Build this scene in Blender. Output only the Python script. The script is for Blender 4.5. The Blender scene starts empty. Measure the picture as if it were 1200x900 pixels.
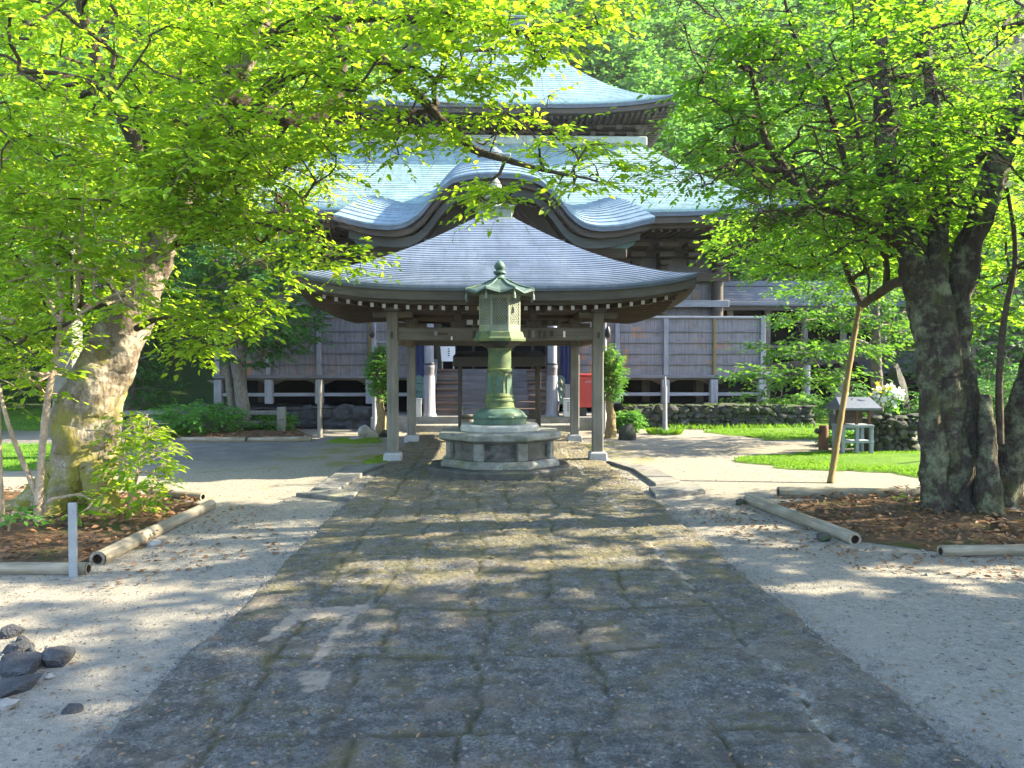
import bpy, math, random
import numpy as np
from mathutils import Vector, Matrix, Euler
from mathutils import noise as pnoise

SC = bpy.context.scene
COL = SC.collection
R = math.radians
random.seed(7)
rng = np.random.default_rng(11)

# ------------------------------------------------------------------ camera
FPX, EYE, AX = 930.0, 1.55, 0.2
cam_d = bpy.data.cameras.new('camera')
cam_d.sensor_width = 36.0
cam_d.lens = FPX / 1200 * 36
cam_d.clip_end = 3000
cam = bpy.data.objects.new('camera', cam_d)
COL.objects.link(cam)
cam.location = (0, 0, EYE)
cam.rotation_euler = (R(90 - 1.23), 0, R(-1.97))
SC.camera = cam
CM = cam.rotation_euler.to_matrix()

# ------------------------------------------------------------------ light
SUN_EL, SUN_AZ = R(32), math.atan2(1.0, 0.10)      # azimuth from +Y towards +X
SUNV = np.array([math.sin(SUN_AZ) * math.cos(SUN_EL), math.cos(SUN_AZ) * math.cos(SUN_EL), math.sin(SUN_EL)])
w = bpy.data.worlds.new('World')
SC.world = w
w.use_nodes = True
nt = w.node_tree
bg = nt.nodes['Background']
sky = nt.nodes.new('ShaderNodeTexSky')
sky.sky_type = 'NISHITA'
sky.sun_disc = False
sky.sun_elevation = SUN_EL
sky.sun_rotation = SUN_AZ
sky.air_density = 1.0
sky.dust_density = 0.8
sky.ozone_density = 1.0
nt.links.new(sky.outputs[0], bg.inputs[0])
bg.inputs[1].default_value = 0.15
sl = bpy.data.lights.new('sun', 'SUN')
sl.energy = 5.0
sl.angle = R(0.5)
sl.color = (1.0, 0.86, 0.60)
so = bpy.data.objects.new('sun', sl)
COL.objects.link(so)
so.rotation_euler = Vector(SUNV).to_track_quat('Z', 'Y').to_euler()
so.location = (30, 5, 30)
SC.view_settings.view_transform = 'Standard'
SC.view_settings.look = 'None'
SC.view_settings.exposure = 2.8
SC.view_settings.gamma = 1.0
SC.view_settings.use_curve_mapping = False
HAZE = .0003
SC.cycles.max_bounces = 8
SC.cycles.diffuse_bounces = 6
SC.cycles.transparent_max_bounces = 4


def ray(px, py):
    return CM @ Vector(((px - 600) / FPX, -(py - 450) / FPX, -1))


def W(px, py, Y):
    d = ray(px, py)
    return Vector((0, 0, EYE)) + d * (Y / d.y)


def G(px, py, z=0.0):
    d = ray(px, py)
    return Vector((0, 0, EYE)) + d * ((z - EYE) / d.z)


# ------------------------------------------------------------------ mesh helpers
ORG = {}


class MB:
    def __init__(s):
        s.v, s.f, s.m = [], [], []

    def add(s, vs, fs, mi=0):
        n = len(s.v)
        s.v.extend([tuple(p) for p in vs])
        s.f.extend([tuple(i + n for i in f) for f in fs])
        s.m.extend([mi] * len(fs))
        return s

    def box(s, x0, x1, y0, y1, z0, z1, mi=0):
        return s.add([(x0, y0, z0), (x1, y0, z0), (x1, y1, z0), (x0, y1, z0), (x0, y0, z1), (x1, y0, z1), (x1, y1, z1), (x0, y1, z1)],
                     [(0, 3, 2, 1), (4, 5, 6, 7), (0, 1, 5, 4), (1, 2, 6, 5), (2, 3, 7, 6), (3, 0, 4, 7)], mi)

    def beam(s, p, q, wd, h, mi=0, mi_end=None):
        p, q = Vector(p), Vector(q)
        d = (q - p).normalized()
        up = Vector((0, 0, 1)) if abs(d.z) < .9 else Vector((0, 1, 0))
        sx = d.cross(up).normalized() * wd / 2
        sz = sx.cross(d).normalized() * h / 2
        vs = [p - sx - sz, p + sx - sz, p + sx + sz, p - sx + sz, q - sx - sz, q + sx - sz, q + sx + sz, q - sx + sz]
        s.add(vs, [(0, 4, 5, 1), (1, 5, 6, 2), (2, 6, 7, 3), (3, 7, 4, 0)], mi)
        s.f.append(tuple(i + len(s.v) - 8 for i in (0, 1, 2, 3)))
        s.f.append(tuple(i + len(s.v) - 8 for i in (7, 6, 5, 4)))
        s.m.extend([mi if mi_end is None else mi_end, mi])
        return s

    def tube(s, pts, radii, n=8, mi=0, cap=True, rough=0.0, flute=0.0, seed=0, lump=0.0):
        pts = [Vector(p) for p in pts]
        k = len(pts)
        if not hasattr(radii, '__len__'):
            radii = [radii] * k
        rr = random.Random(seed)
        ph = [rr.uniform(0, 6.28) for _ in range(4)]
        t0 = (pts[1] - pts[0]).normalized()
        a = Vector((1, 0, 0)) if abs(t0.x) < .8 else Vector((0, 1, 0))
        u = t0.cross(a).normalized()
        vs = []
        for i, p in enumerate(pts):
            t = (pts[min(i + 1, k - 1)] - pts[max(i - 1, 0)]).normalized()
            u = (u - t * u.dot(t)).normalized()
            w_ = t.cross(u)
            for j in range(n):
                an = 6.28318 * j / n
                r = radii[i]
                if rough:
                    r *= 1 + rough * (rr.random() - .5)
                if flute:
                    r *= 1 + flute * (math.sin(3 * an + ph[0] + i * .25) + .6 * math.sin(5 * an + ph[1] - i * .4))
                q = p + (u * math.cos(an) + w_ * math.sin(an)) * r
                if lump:
                    e = Vector((q.x * 2.6, q.y * 2.6, q.z * 1.3)) + Vector((seed * 3.1, 0, 0))
                    f_ = pnoise.noise(e) + .5 * pnoise.noise(e * 2.3) + .3 * pnoise.noise(Vector((q.x * 14, q.y * 14, q.z * 5))) + .35 * (.3 - abs(pnoise.noise(Vector((q.x * 24, q.y * 24, q.z * 7)))))
                    q = p + (q - p) * (1 + lump * f_)
                vs.append(q)
        fs = []
        for i in range(k - 1):
            for j in range(n):
                b, c = i * n + j, i * n + (j + 1) % n
                fs.append((b, c, c + n, b + n))
        if cap:
            fs.append(tuple(range(n - 1, -1, -1)))
            fs.append(tuple(range((k - 1) * n, k * n)))
        return s.add(vs, fs, mi)

    def lathe(s, cx, cy, prof, n=24, rot=0.0, poly=False, mi=0):
        # prof: (r, z) from the bottom up; poly: r is the apothem of an n-gon with a face towards -Y
        vs, fs = [], []
        kk = 1 / math.cos(math.pi / n) if poly else 1
        off = rot + (math.pi / n if poly else 0) - math.pi / 2
        for r, z in prof:
            for j in range(n):
                an = off + 2 * math.pi * j / n
                vs.append((cx + math.cos(an) * r * kk, cy + math.sin(an) * r * kk, z))
        for i in range(len(prof) - 1):
            for j in range(n):
                b, c = i * n + j, i * n + (j + 1) % n
                fs.append((b, c, c + n, b + n))
        fs.append(tuple(range(n - 1, -1, -1)))
        fs.append(tuple(range((len(prof) - 1) * n, len(prof) * n)))
        return s.add(vs, fs, mi)

    def prism(s, poly, z0, z1, mi=0):
        n = len(poly)
        vs = [(p[0], p[1], z0) for p in poly] + [(p[0], p[1], z1) for p in poly]
        area = sum(poly[i][0] * poly[(i + 1) % n][1] - poly[(i + 1) % n][0] * poly[i][1] for i in range(n))
        idx = list(range(n)) if area > 0 else list(range(n - 1, -1, -1))
        fs = [tuple(reversed(idx)), tuple(i + n for i in idx)]
        for a in range(n):
            i, j = idx[a], idx[(a + 1) % n]
            fs.append((i, j, j + n, i + n))
        return s.add(vs, fs, mi)

    def build(s, name, mats, parent=None, bevel=0.0, smooth=None, seg=1):
        me = bpy.data.meshes.new(name)
        o0 = ORG.get(parent.name, Vector((0, 0, 0))) if parent else Vector((0, 0, 0))
        me.from_pydata([(v[0] - o0[0], v[1] - o0[1], v[2] - o0[2]) for v in s.v], [], s.f)
        if not isinstance(mats, (list, tuple)):
            mats = [mats]
        for m in mats:
            me.materials.append(m)
        if len(mats) > 1:
            me.polygons.foreach_set('material_index', s.m)
        if smooth is not None:
            me.polygons.foreach_set('use_smooth', [True] * len(me.polygons))
            me.update()
            me.set_sharp_from_angle(angle=R(smooth))
        me.update()
        o = bpy.data.objects.new(name, me)
        COL.objects.link(o)
        if parent:
            o.parent = parent
        ORG[o.name] = o0
        if bevel:
            b = o.modifiers.new('bevel', 'BEVEL')
            b.width = bevel
            b.segments = seg
            b.limit_method = 'ANGLE'
        return o


def tag(o, label=None, cat=None, group=None, kind=None):
    if label: o['label'] = label
    if cat: o['category'] = cat
    if group: o['group'] = group
    if kind: o['kind'] = kind
    return o


def thing(name, label, cat, loc, group=None):
    o = bpy.data.objects.new(name, None)
    o.empty_display_size = .2
    COL.objects.link(o)
    o.location = loc
    ORG[o.name] = Vector(loc)
    return tag(o, label, cat, group)


# ------------------------------------------------------------------ materials
class NT:
    def __init__(s, name):
        s.mat = bpy.data.materials.new(name)
        s.mat.use_nodes = True
        s.t = s.mat.node_tree
        s.p = s.t.nodes['Principled BSDF']
        s.out = s.t.nodes['Material Output']
        s.tc = s.n('ShaderNodeTexCoord').outputs['Object']

    def n(s, typ, **kw):
        nd = s.t.nodes.new(typ)
        for k, v in kw.items():
            setattr(nd, k, v)
        return nd

    def put(s, sock, val):
        if hasattr(val, 'is_output'):
            s.t.links.new(val, sock)
        else:
            sock.default_value = val

    def mapc(s, scale=(1, 1, 1), rot=(0, 0, 0), src=None):
        m = s.n('ShaderNodeMapping')
        s.put(m.inputs[0], src or s.tc)
        m.inputs['Scale'].default_value = scale
        m.inputs['Rotation'].default_value = rot
        return m.outputs[0]

    def noise(s, scale, detail=4, rough=.6, src=None, dist=0.0):
        nd = s.n('ShaderNodeTexNoise')
        s.put(nd.inputs['Vector'], src or s.tc)
        nd.inputs['Scale'].default_value = scale
        nd.inputs['Detail'].default_value = detail
        nd.inputs['Roughness'].default_value = rough
        nd.inputs['Distortion'].default_value = dist
        return nd.outputs['Fac']

    def voro(s, scale, src=None, feature='F1', out='Distance'):
        nd = s.n('ShaderNodeTexVoronoi', feature=feature)
        s.put(nd.inputs['Vector'], src or s.tc)
        nd.inputs['Scale'].default_value = scale
        return nd.outputs[out]

    def rng(s, val, a, b, c=0.0, d=1.0):
        nd = s.n('ShaderNodeMapRange')
        s.put(nd.inputs[0], val)
        for i, x in enumerate((a, b, c, d)):
            nd.inputs[i + 1].default_value = x
        return nd.outputs[0]

    def math(s, op, a, b=0.0):
        nd = s.n('ShaderNodeMath', operation=op)
        s.put(nd.inputs[0], a)
        s.put(nd.inputs[1], b)
        return nd.outputs[0]

    def mix(s, fac, a, b):
        nd = s.n('ShaderNodeMix', data_type='RGBA')
        s.put(nd.inputs[0], fac)
        for k, v in ((6, a), (7, b)):
            if isinstance(v, tuple) and len(v) == 3: v = v + (1,)
            s.put(nd.inputs[k], v)
        return nd.outputs[2]

    def attr(s, name):
        nd = s.n('ShaderNodeAttribute')
        nd.attribute_name = name
        return nd.outputs['Fac']

    def sep(s, axis, src=None):
        nd = s.n('ShaderNodeSeparateXYZ')
        s.put(nd.inputs[0], src or s.tc)
        return nd.outputs[axis]

    def bump(s, h, strength=.4, dist=.02):
        nd = s.n('ShaderNodeBump')
        nd.inputs['Strength'].default_value = strength
        nd.inputs['Distance'].default_value = dist
        s.put(nd.inputs['Height'], h)
        s.t.links.new(nd.outputs[0], s.p.inputs['Normal'])
        return nd

    def done(s, col, rough=.8, spec=.3, metal=0.0):
        if isinstance(col, tuple) and len(col) == 3: col = col + (1,)
        s.put(s.p.inputs['Base Color'], col)
        s.put(s.p.inputs['Roughness'], rough)
        s.put(s.p.inputs['Specular IOR Level'], spec)
        s.put(s.p.inputs['Metallic'], metal)
        return s.mat


def m_wood(name, c1, c2, grain='z', sc=7.0, rough=.8, stain=None):
    k = NT(name)
    s_ = {'z': (1, 1, .06), 'x': (.06, 1, 1), 'y': (1, .06, 1)}[grain]
    g = k.noise(sc * 4, 6, .65, k.mapc(s_))
    b = k.noise(1.3, 3)
    c = k.mix(k.rng(g, .3, .72), c1, c2)
    c = k.mix(k.rng(b, .45, .7, 0, .55), c, stain or tuple(x * .55 for x in c1))
    k.bump(g, .35, .01)
    return k.done(c, rough, .25)


def m_board(name, c1, c2, c3, bw=.17):
    # vertical boards, each board its own tone (colour of the timber itself), grain along z
    k = NT(name)
    x = k.math('DIVIDE', k.math('ADD', k.sep('X'), k.math('MULTIPLY', k.noise(2.3, 2, .5, k.mapc((1, 0, 0))), .22)), bw)
    cell = k.math('FLOOR', x)
    zr = k.math('FLOOR', k.math('DIVIDE', k.sep('Z'), .29))
    wn = k.n('ShaderNodeTexWhiteNoise', noise_dimensions='2D')
    cb = k.n('ShaderNodeCombineXYZ')
    k.put(cb.inputs[0], cell)
    k.put(cb.inputs[1], zr)
    k.put(wn.inputs['Vector'], cb.outputs[0])
    rnd = wn.outputs['Value']
    g = k.noise(30, 6, .65, k.mapc((1, 1, .05)))
    c = k.mix(k.rng(g, .3, .7), c1, c2)
    big = k.noise(.55, 2)
    c = k.mix(k.math('MULTIPLY', k.rng(rnd, .72, 1.0), k.rng(big, .46, .62)), c, c3)
    fr = k.math('FRACT', x)
    gap = k.math('LESS_THAN', k.math('MINIMUM', fr, k.math('SUBTRACT', 1.0, fr)), .045)
    c = k.mix(k.math('MULTIPLY', gap, k.rng(k.noise(1.7, 4, .7), .35, .65, .05, .6)), c, (.03, .026, .03))
    c = k.mix(k.rng(k.noise(4, 5), .5, .75, 0, .5), c, (.05, .045, .045))
    k.bump(k.math('SUBTRACT', g, gap), .4, .01)
    return k.done(c, .8, .25)


def m_stone(name, c1, c2, moss=(.07, .09, .03), amt=.4, sc=3.0, rough=.9, dark=(.03, .03, .03), bmp=.5):
    k = NT(name)
    a = k.noise(sc, 6, .65)
    b = k.noise(sc * 9, 5, .7)
    c = k.mix(k.rng(a, .35, .65), c1, c2)
    c = k.mix(k.rng(b, .5, .75, 0, .6), c, dark)
    m = k.noise(sc * .7, 5, .7, k.mapc((1, 1, 1.7)))
    c = k.mix(k.rng(m, .62 - amt * .25, .8 - amt * .25), c, moss)
    h = k.math('ADD', b, k.math('MULTIPLY', k.voro(sc * 14), .5))
    k.bump(h, bmp, .015)
    return k.done(c, rough, .25)


def m_plain(name, c, rough=.6, spec=.4, metal=0.0, var=.25, sc=8.0):
    k = NT(name)
    a = k.noise(sc, 5, .6)
    col = k.mix(k.rng(a, .35, .7), c, tuple(x * (1 - var) for x in c))
    k.bump(a, .12, .01)
    return k.done(col, rough, spec, metal)


def m_leaf(name, ca, cb, ct, trans=.45, yellow=None):
    k = NT(name)
    ri = k.n('ShaderNodeNewGeometry').outputs['Random Per Island']
    big = k.noise(.55, 2)
    c = k.mix(ri, ca, cb)
    c = k.mix(k.rng(big, .4, .65, 0, .5), c, tuple(x * .75 for x in ca))
    tc = k.mix(ri, ct, tuple(x * y for x, y in zip(ct, (.55, .75, .6))))
    if yellow:
        y = k.rng(ri, .93, .96)
        c = k.mix(y, c, yellow)
    k.done(c, .6, .2)
    t = k.n('ShaderNodeBsdfTranslucent')
    k.put(t.inputs[0], tc)
    mx = k.n('ShaderNodeMixShader')
    mx.inputs[0].default_value = trans
    k.t.links.new(k.p.outputs[0], mx.inputs[1])
    k.t.links.new(t.outputs[0], mx.inputs[2])
    k.t.links.new(mx.outputs[0], k.out.inputs[0])
    return k.mat


def m_bark(name, c1, c2, lich, moss, amt=.5, sc=6.0, lsc=3.0, low=0.0):
    k = NT(name)
    v = k.mapc((1, 1, .5))
    a = k.noise(sc * 2.5, 9, .8, v, .3)
    c = k.mix(k.rng(a, .38, .62), c1, c2)
    c = k.mix(k.rng(k.noise(sc * 9, 5, .8), .52, .66, 0, .55), c, tuple(x * .4 for x in c1))
    l = k.noise(lsc, 6, .75)
    c = k.mix(k.rng(l, .62 - amt * .16, .80 - amt * .16, 0, .85), c, lich)
    m = k.noise(lsc * .8, 8, .8, k.mapc((1, 1, .7)))
    if low: m = k.math('ADD', m, k.rng(k.sep('Z'), .2, 2.6, low, -.1))
    c = k.mix(k.rng(m, .62 - amt * .12, .76 - amt * .12), c, moss)
    k.bump(k.math('ADD', a, k.math('MULTIPLY', k.voro(sc * 5, v), .6)), .8, .03)
    return k.done(c, .9, .2)


def m_copper(name, c1, c2, c3, rough=.42, metal=.35, line=None):
    k = NT(name)
    a = k.noise(1.6, 7, .75, k.mapc((1, .35, .35)))
    b = k.noise(9, 6, .7, k.mapc((1, .2, .2)))
    c = k.mix(k.rng(a, .35, .65), c1, c2)
    c = k.mix(k.rng(b, .45, .7, 0, .75), c, c3)
    c = k.mix(k.rng(k.noise(.5, 6, .8), .55, .7, 0, .5), c, c3)
    wn = k.n('ShaderNodeTexWhiteNoise', noise_dimensions='2D')
    cb = k.n('ShaderNodeCombineXYZ')
    row = k.math('FLOOR', k.math('DIVIDE', k.sep('Z'), .06))
    k.put(cb.inputs[0], k.math('FLOOR', k.math('ADD', k.math('DIVIDE', k.math('ADD', k.sep('X'), k.sep('Y')), .62), k.math('MULTIPLY', row, .5))))
    k.put(cb.inputs[1], row)
    k.put(wn.inputs['Vector'], cb.outputs[0])
    c = k.mix(k.rng(wn.outputs['Value'], .35, 1, 0, .5), c, tuple(x * .62 for x in c1))
    c = k.mix(k.rng(k.noise(26, 5, .8), .6, .72, 0, .5), c, (.09, .095, .05))
    k.bump(k.math('ADD', k.noise(5, 3), k.math('MULTIPLY', wn.outputs['Value'], .3)), .15, .02)
    return k.done(c, k.rng(a, .3, .7, rough, rough + .15), .5, metal)


M = {}
M['pillar'] = m_wood('weathered_post', (.105, .102, .095), (.19, .186, .176))
M['beamx'] = m_wood('weathered_beam', (.08, .076, .068), (.15, .142, .13), 'x')
M['beamy'] = m_wood('weathered_tie', (.11, .09, .075), (.18, .155, .13), 'y')
M['dark'] = m_wood('dark_timber', (.036, .03, .026), (.07, .058, .05), 'x')
M['darkz'] = m_wood('dark_upright', (.042, .036, .032), (.078, .068, .06))
M['soffit'] = m_wood('eave_boards', (.05, .037, .028), (.09, .068, .05), 'y')
M['barge'] = m_wood('bargeboard_timber', (.03, .032, .03), (.06, .063, .058), 'x')
M['fascia'] = m_wood('eave_fascia', (.055, .05, .041), (.095, .087, .073), 'x')
M['grey'] = m_wood('silver_timber', (.16, .165, .195), (.28, .285, .325))
M['greyx'] = m_wood('silver_rail', (.16, .165, .195), (.28, .285, .325), 'x')
M['batten'] = m_wood('batten_timber', (.10, .098, .115), (.175, .17, .195), 'x')
M['board'] = m_board('veranda_boards', (.105, .097, .113), (.205, .19, .21), (.32, .15, .065), .115)
M['boardg'] = m_board('wall_boards', (.10, .095, .11), (.17, .16, .18), (.16, .12, .1), .24)
M['white'] = m_plain('white_paint', (.40, .41, .43), .6, .3, 0, .1)
M['wstone'] = m_plain('pale_footing', (.28, .29, .32), .8, .2, 0, .2)
M['black'] = m_plain('black_metal', (.025, .025, .028), .5, .4)
M['navy'] = m_plain('navy_cloth', (.03, .035, .09), .9, .1)
M['red'] = m_plain('red_paint', (.42, .05, .045), .45, .4, 0, .12)
M['tread'] = m_wood('red_brown_tread', (.11, .07, .055), (.19, .125, .10), 'x')
M['riserg'] = m_wood('grey_stair_front', (.075, .075, .088), (.15, .15, .17), 'x')
M['riser'] = m_wood('grey_riser', (.10, .085, .09), (.2, .18, .19), 'x')
M['teal'] = m_stone('verdigris_panel', (.05, .10, .105), (.10, .17, .165), (.045, .08, .07), .3, 8)
M['roofp'] = m_copper('pavilion_copper', (.105, .135, .19), (.145, .18, .235), (.07, .09, .12))
M['roofh'] = m_copper('hall_copper', (.135, .215, .23), (.205, .30, .305), (.085, .145, .155), .55, .15)
M['roofk'] = m_copper('portico_copper', (.11, .165, .21), (.155, .22, .265), (.065, .105, .14), .52, .2)
M['roofe'] = m_copper('eave_copper', (.12, .17, .18), (.17, .22, .22), (.09, .12, .12), .6, .2)
M['navyedge'] = m_copper('dark_eave_edge', (.05, .065, .085), (.07, .085, .11), (.04, .05, .06), .6, .1)
M['band'] = m_plain('pale_ridge', (.27, .31, .28), .7, .3)
M['verd'] = m_stone('green_bronze', (.04, .07, .038), (.085, .12, .055), (.135, .155, .045), .5, 7, .6, (.02, .03, .028), .3)
M['verdr'] = m_stone('dark_bronze_roof', (.03, .055, .048), (.06, .095, .08), (.05, .07, .04), .35, 6, .55, (.02, .032, .03), .2)
M['verdf'] = m_stone('pale_bronze', (.125, .148, .118), (.2, .222, .18), (.15, .175, .08), .4, 7, .6, (.07, .085, .06), .2)
M['verdt'] = m_stone('teal_bronze', (.035, .072, .06), (.07, .12, .095), (.08, .11, .045), .35, 5, .6, (.04, .07, .06), .15)
M['verdl'] = m_stone('grey_bronze', (.085, .115, .105), (.15, .18, .165), (.14, .18, .08), .3, 5, .6, (.06, .08, .07), .15)
M['ped'] = m_stone('granite_pedestal', (.10, .105, .10), (.22, .225, .22), (.08, .088, .05), .45, 4, .9, (.028, .028, .027))
M['pedd'] = m_stone('stained_granite', (.03, .03, .03), (.13, .13, .128), (.07, .07, .06), .5, 5, .9)
M['pedw'] = m_stone('pale_granite', (.22, .225, .22), (.33, .335, .325), (.2, .22, .12), .15, 4, .85, (.2, .2, .18))
M['wet'] = m_stone('dark_granite', (.025, .025, .027), (.07, .07, .07), (.08, .09, .04), .3, 4, .6)
M['rock'] = m_stone('field_rock', (.026, .028, .034), (.065, .068, .078), (.05, .055, .016), .25, 6, .9, (.012, .012, .014), 1.0)
M['rockl'] = m_stone('pale_rock', (.17, .165, .155), (.28, .27, .255), (.15, .15, .08), .15, 5)
M['rubble'] = m_stone('rubble', (.025, .025, .027), (.08, .08, .08), (.03, .05, .014), .65, 7, .9, (.012, .012, .012), .9)
M['step'] = m_stone('stone_steps', (.13, .13, .125), (.23, .225, .215), (.1, .12, .05), .3, 3)
M['slab'] = m_stone('pale_slab', (.09, .09, .088), (.155, .153, .146), (.2, .2, .11), .2, 3)
M['metal'] = m_plain('galvanised', (.2, .225, .25), .55, .5, .3)
M['log'] = m_wood('bleached_log', (.10, .085, .062), (.30, .27, .215), 'x', 8, .9, (.065, .06, .035))
M['logd'] = m_plain('log_hollow', (.05, .035, .025), .95, .1)
M['bamboo'] = m_wood('bamboo', (.11, .078, .03), (.2, .145, .06), 'z')
M['bark_l'] = m_bark('mossy_cherry_bark', (.11, .085, .06), (.24, .20, .16), (.44, .41, .35), (.17, .155, .03), .8, 5, 3.6, .14)
M['bark_r'] = m_bark('lichen_bark', (.022, .018, .015), (.06, .048, .04), (.17, .19, .115), (.05, .055, .018), .82, 7, 5)
M['bark_b'] = m_bark('dark_branch_bark', (.035, .027, .02), (.08, .062, .046), (.16, .15, .11), (.07, .07, .022), .35)
M['bark_s'] = m_bark('pale_stem_bark', (.24, .18, .12), (.38, .3, .22), (.45, .4, .32), (.2, .15, .06), .4)
M['bark_d'] = m_bark('grey_bark', (.09, .08, .07), (.17, .155, .14), (.27, .27, .24), (.08, .09, .04), .3)
M['mossbark'] = m_bark('mossy_bark', (.14, .10, .06), (.24, .18, .09), (.3, .28, .16), (.2, .17, .04), .8)
M['lf_l'] = m_leaf('cherry_leaf', (.075, .17, .012), (.13, .23, .018), (.52, .70, .03), .58, (.36, .33, .03))
M['lf_r'] = m_leaf('right_tree_leaf', (.032, .11, .016), (.07, .16, .02), (.34, .58, .03), .56, (.3, .3, .03))
M['lf_m'] = m_leaf('maple_leaf', (.075, .19, .02), (.12, .23, .025), (.36, .56, .04), .5)
M['lf_s'] = m_leaf('shaded_maple_leaf', (.03, .10, .018), (.055, .14, .022), (.17, .34, .03), .42)  # darker maple leaf, the shade on its sprays put into the colour
M['lf_d'] = m_leaf('evergreen_leaf', (.03, .10, .022), (.06, .15, .028), (.12, .30, .04), .3)
M['lf_f'] = m_leaf('forest_leaf', (.045, .13, .035), (.085, .19, .045), (.20, .42, .06), .45)
M['lf_g'] = m_leaf('clipped_leaf', (.05, .16, .03), (.08, .22, .03), (.2, .42, .05), .35)
M['grass'] = m_leaf('grass_blade', (.06, .17, .015), (.11, .25, .02), (.25, .42, .03), .35)
M['litter'] = m_leaf('fallen_leaf', (.10, .055, .03), (.24, .13, .065), (.2, .1, .04), .15)
M['twiglit'] = m_leaf('brown_debris', (.12, .07, .045), (.22, .15, .09), (.1, .06, .03), .1)
M['paper'] = m_plain('notice_paper', (.75, .77, .82), .8, .2, 0, .05)
M['ink'] = m_plain('ink', (.04, .04, .045), .9, .1, 0, .05)
M['tile'] = m_plain('grey_tile', (.075, .088, .125), .5, .5, 0, .3, 20)
M['flower'] = m_leaf('white_petal', (.7, .72, .8), (.8, .8, .82), (.7, .7, .75), .3)
M['flowery'] = m_leaf('yellow_petal', (.75, .6, .05), (.8, .68, .1), (.7, .6, .1), .3)
M['bluewood'] = m_wood('pale_blue_timber', (.13, .16, .2), (.2, .235, .28))
M['stumpw'] = m_wood('brown_timber', (.08, .038, .024), (.14, .07, .042))
M['void'] = m_plain('unlit_interior', (.012, .012, .014), .95, .05)  # near black, the shade of unlit interiors put into the colour

# ground: pale gravel
k = NT('gravel')
fine = k.noise(140, 4, .75)
mid = k.noise(22, 6, .75)
big = k.noise(.7, 5, .6)
c = k.mix(k.rng(mid, .35, .65), (.155, .145, .126), (.305, .287, .25))
c = k.mix(k.rng(big, .4, .65, 0, .6), c, (.25, .228, .192))
c = k.mix(k.rng(fine, .5, .66, 0, .8), c, (.075, .07, .064))
c = k.mix(k.rng(k.noise(60, 3, .7), .62, .72, 0, .5), c, (.5, .46, .40))
bits = k.noise(9, 8, .9)
c = k.mix(k.rng(bits, .54, .64, 0, .7), c, (.105, .088, .07))
c = k.mix(k.rng(k.noise(3.1, 8, .85), .52, .64, 0, .5), c, (.15, .135, .115))
c = k.mix(k.math('LESS_THAN', k.voro(13, None, 'F1', 'Distance'), .13), c, (.07, .055, .042))
yy = k.sep('Y')
xx = k.sep('X')
near_pav = k.math('MULTIPLY', k.rng(yy, 10.8, 12.5), k.rng(yy, 15.8, 17.5, 1, 0))
near_pav = k.math('MULTIPLY', near_pav, k.math('MULTIPLY', k.rng(xx, -5.5, -2.5), k.rng(xx, 2.2, 3.8, 1, 0)))
ms = k.math('ADD', k.noise(1.3, 6, .7), k.math('MULTIPLY', near_pav, .16))
c = k.mix(k.rng(ms, .62, .74, 0, .8), c, (.15, .15, .04))
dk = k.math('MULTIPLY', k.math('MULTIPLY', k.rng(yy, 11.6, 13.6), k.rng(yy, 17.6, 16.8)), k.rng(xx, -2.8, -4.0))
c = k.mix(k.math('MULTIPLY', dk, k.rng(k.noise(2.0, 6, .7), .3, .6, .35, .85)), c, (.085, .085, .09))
# woodland floor far from the yard
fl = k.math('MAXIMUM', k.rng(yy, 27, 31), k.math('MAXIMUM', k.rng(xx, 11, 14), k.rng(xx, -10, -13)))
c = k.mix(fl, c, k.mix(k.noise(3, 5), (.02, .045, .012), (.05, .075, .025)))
k.bump(k.math('ADD', fine, k.math('ADD', k.math('MULTIPLY', mid, 1.2), k.math('MULTIPLY', k.voro(70), .8))), .7, .02)
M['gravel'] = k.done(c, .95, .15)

# path: dark weathered slabs
k = NT('path_slabs')
jt, sr, sand, mor = k.attr('joint'), k.attr('slab'), k.attr('sand'), k.attr('mortar')
yv = k.sep('Y')
fine = k.noise(70, 6, .85)
mid = k.noise(14, 8, .85)
big = k.noise(1.3, 6, .7)
peb = k.voro(21, k.mapc((1, 1, 1)), 'F1', 'Distance')
c = k.mix(sr, (0.122, 0.128, 0.131), (0.210, 0.206, 0.199))
c = k.mix(k.rng(mid, .44, .56, 0, .85), c, (0.302, 0.296, 0.284))
c = k.mix(k.rng(k.noise(6, 8, .85), .46, .56, 0, .8), c, (0.073, 0.071, 0.067))
c = k.mix(k.math('MULTIPLY', k.rng(peb, .12, .27, .9, 0), k.rng(k.noise(4, 5), .40, .56)), c, (0.445, 0.441, 0.427))
c = k.mix(k.rng(fine, .5, .58, 0, .85), c, (0.047, 0.045, 0.043))
c = k.mix(k.rng(k.noise(55, 6, .9), .57, .66, 0, .7), c, (0.530, 0.500, 0.450))
c = k.mix(k.rng(big, .50, .66, 0, .6), c, (0.287, 0.224, 0.158))
mo = k.math('ADD', k.noise(3.2, 8, .85), k.math('ADD', k.math('MULTIPLY', jt, .12), k.rng(yv, 4.2, 6.4, -.035, .05)))
c = k.mix(k.rng(mo, .48, .60, 0, .6), c, (0.179, 0.156, 0.050))
c = k.mix(k.math('MULTIPLY', jt, .68), c, (0.042, 0.045, 0.019))
c = k.mix(k.math('MULTIPLY', mor, k.rng(k.noise(7, 6, .8), .42, .56)), c, (0.530, 0.500, 0.450))
c = k.mix(k.math('MULTIPLY', sand, k.rng(k.noise(8, 7, .8), .32, .5)), c, (.42, .36, .30))
hh = k.math('ADD', k.math('MULTIPLY', peb, -1.6), k.math('ADD', fine, k.math('MULTIPLY', mid, 2.0)))
k.bump(hh, 1.0, .045)
M['path'] = k.done(c, k.rng(mid, .3, .7, .6, .9), .3)

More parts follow.
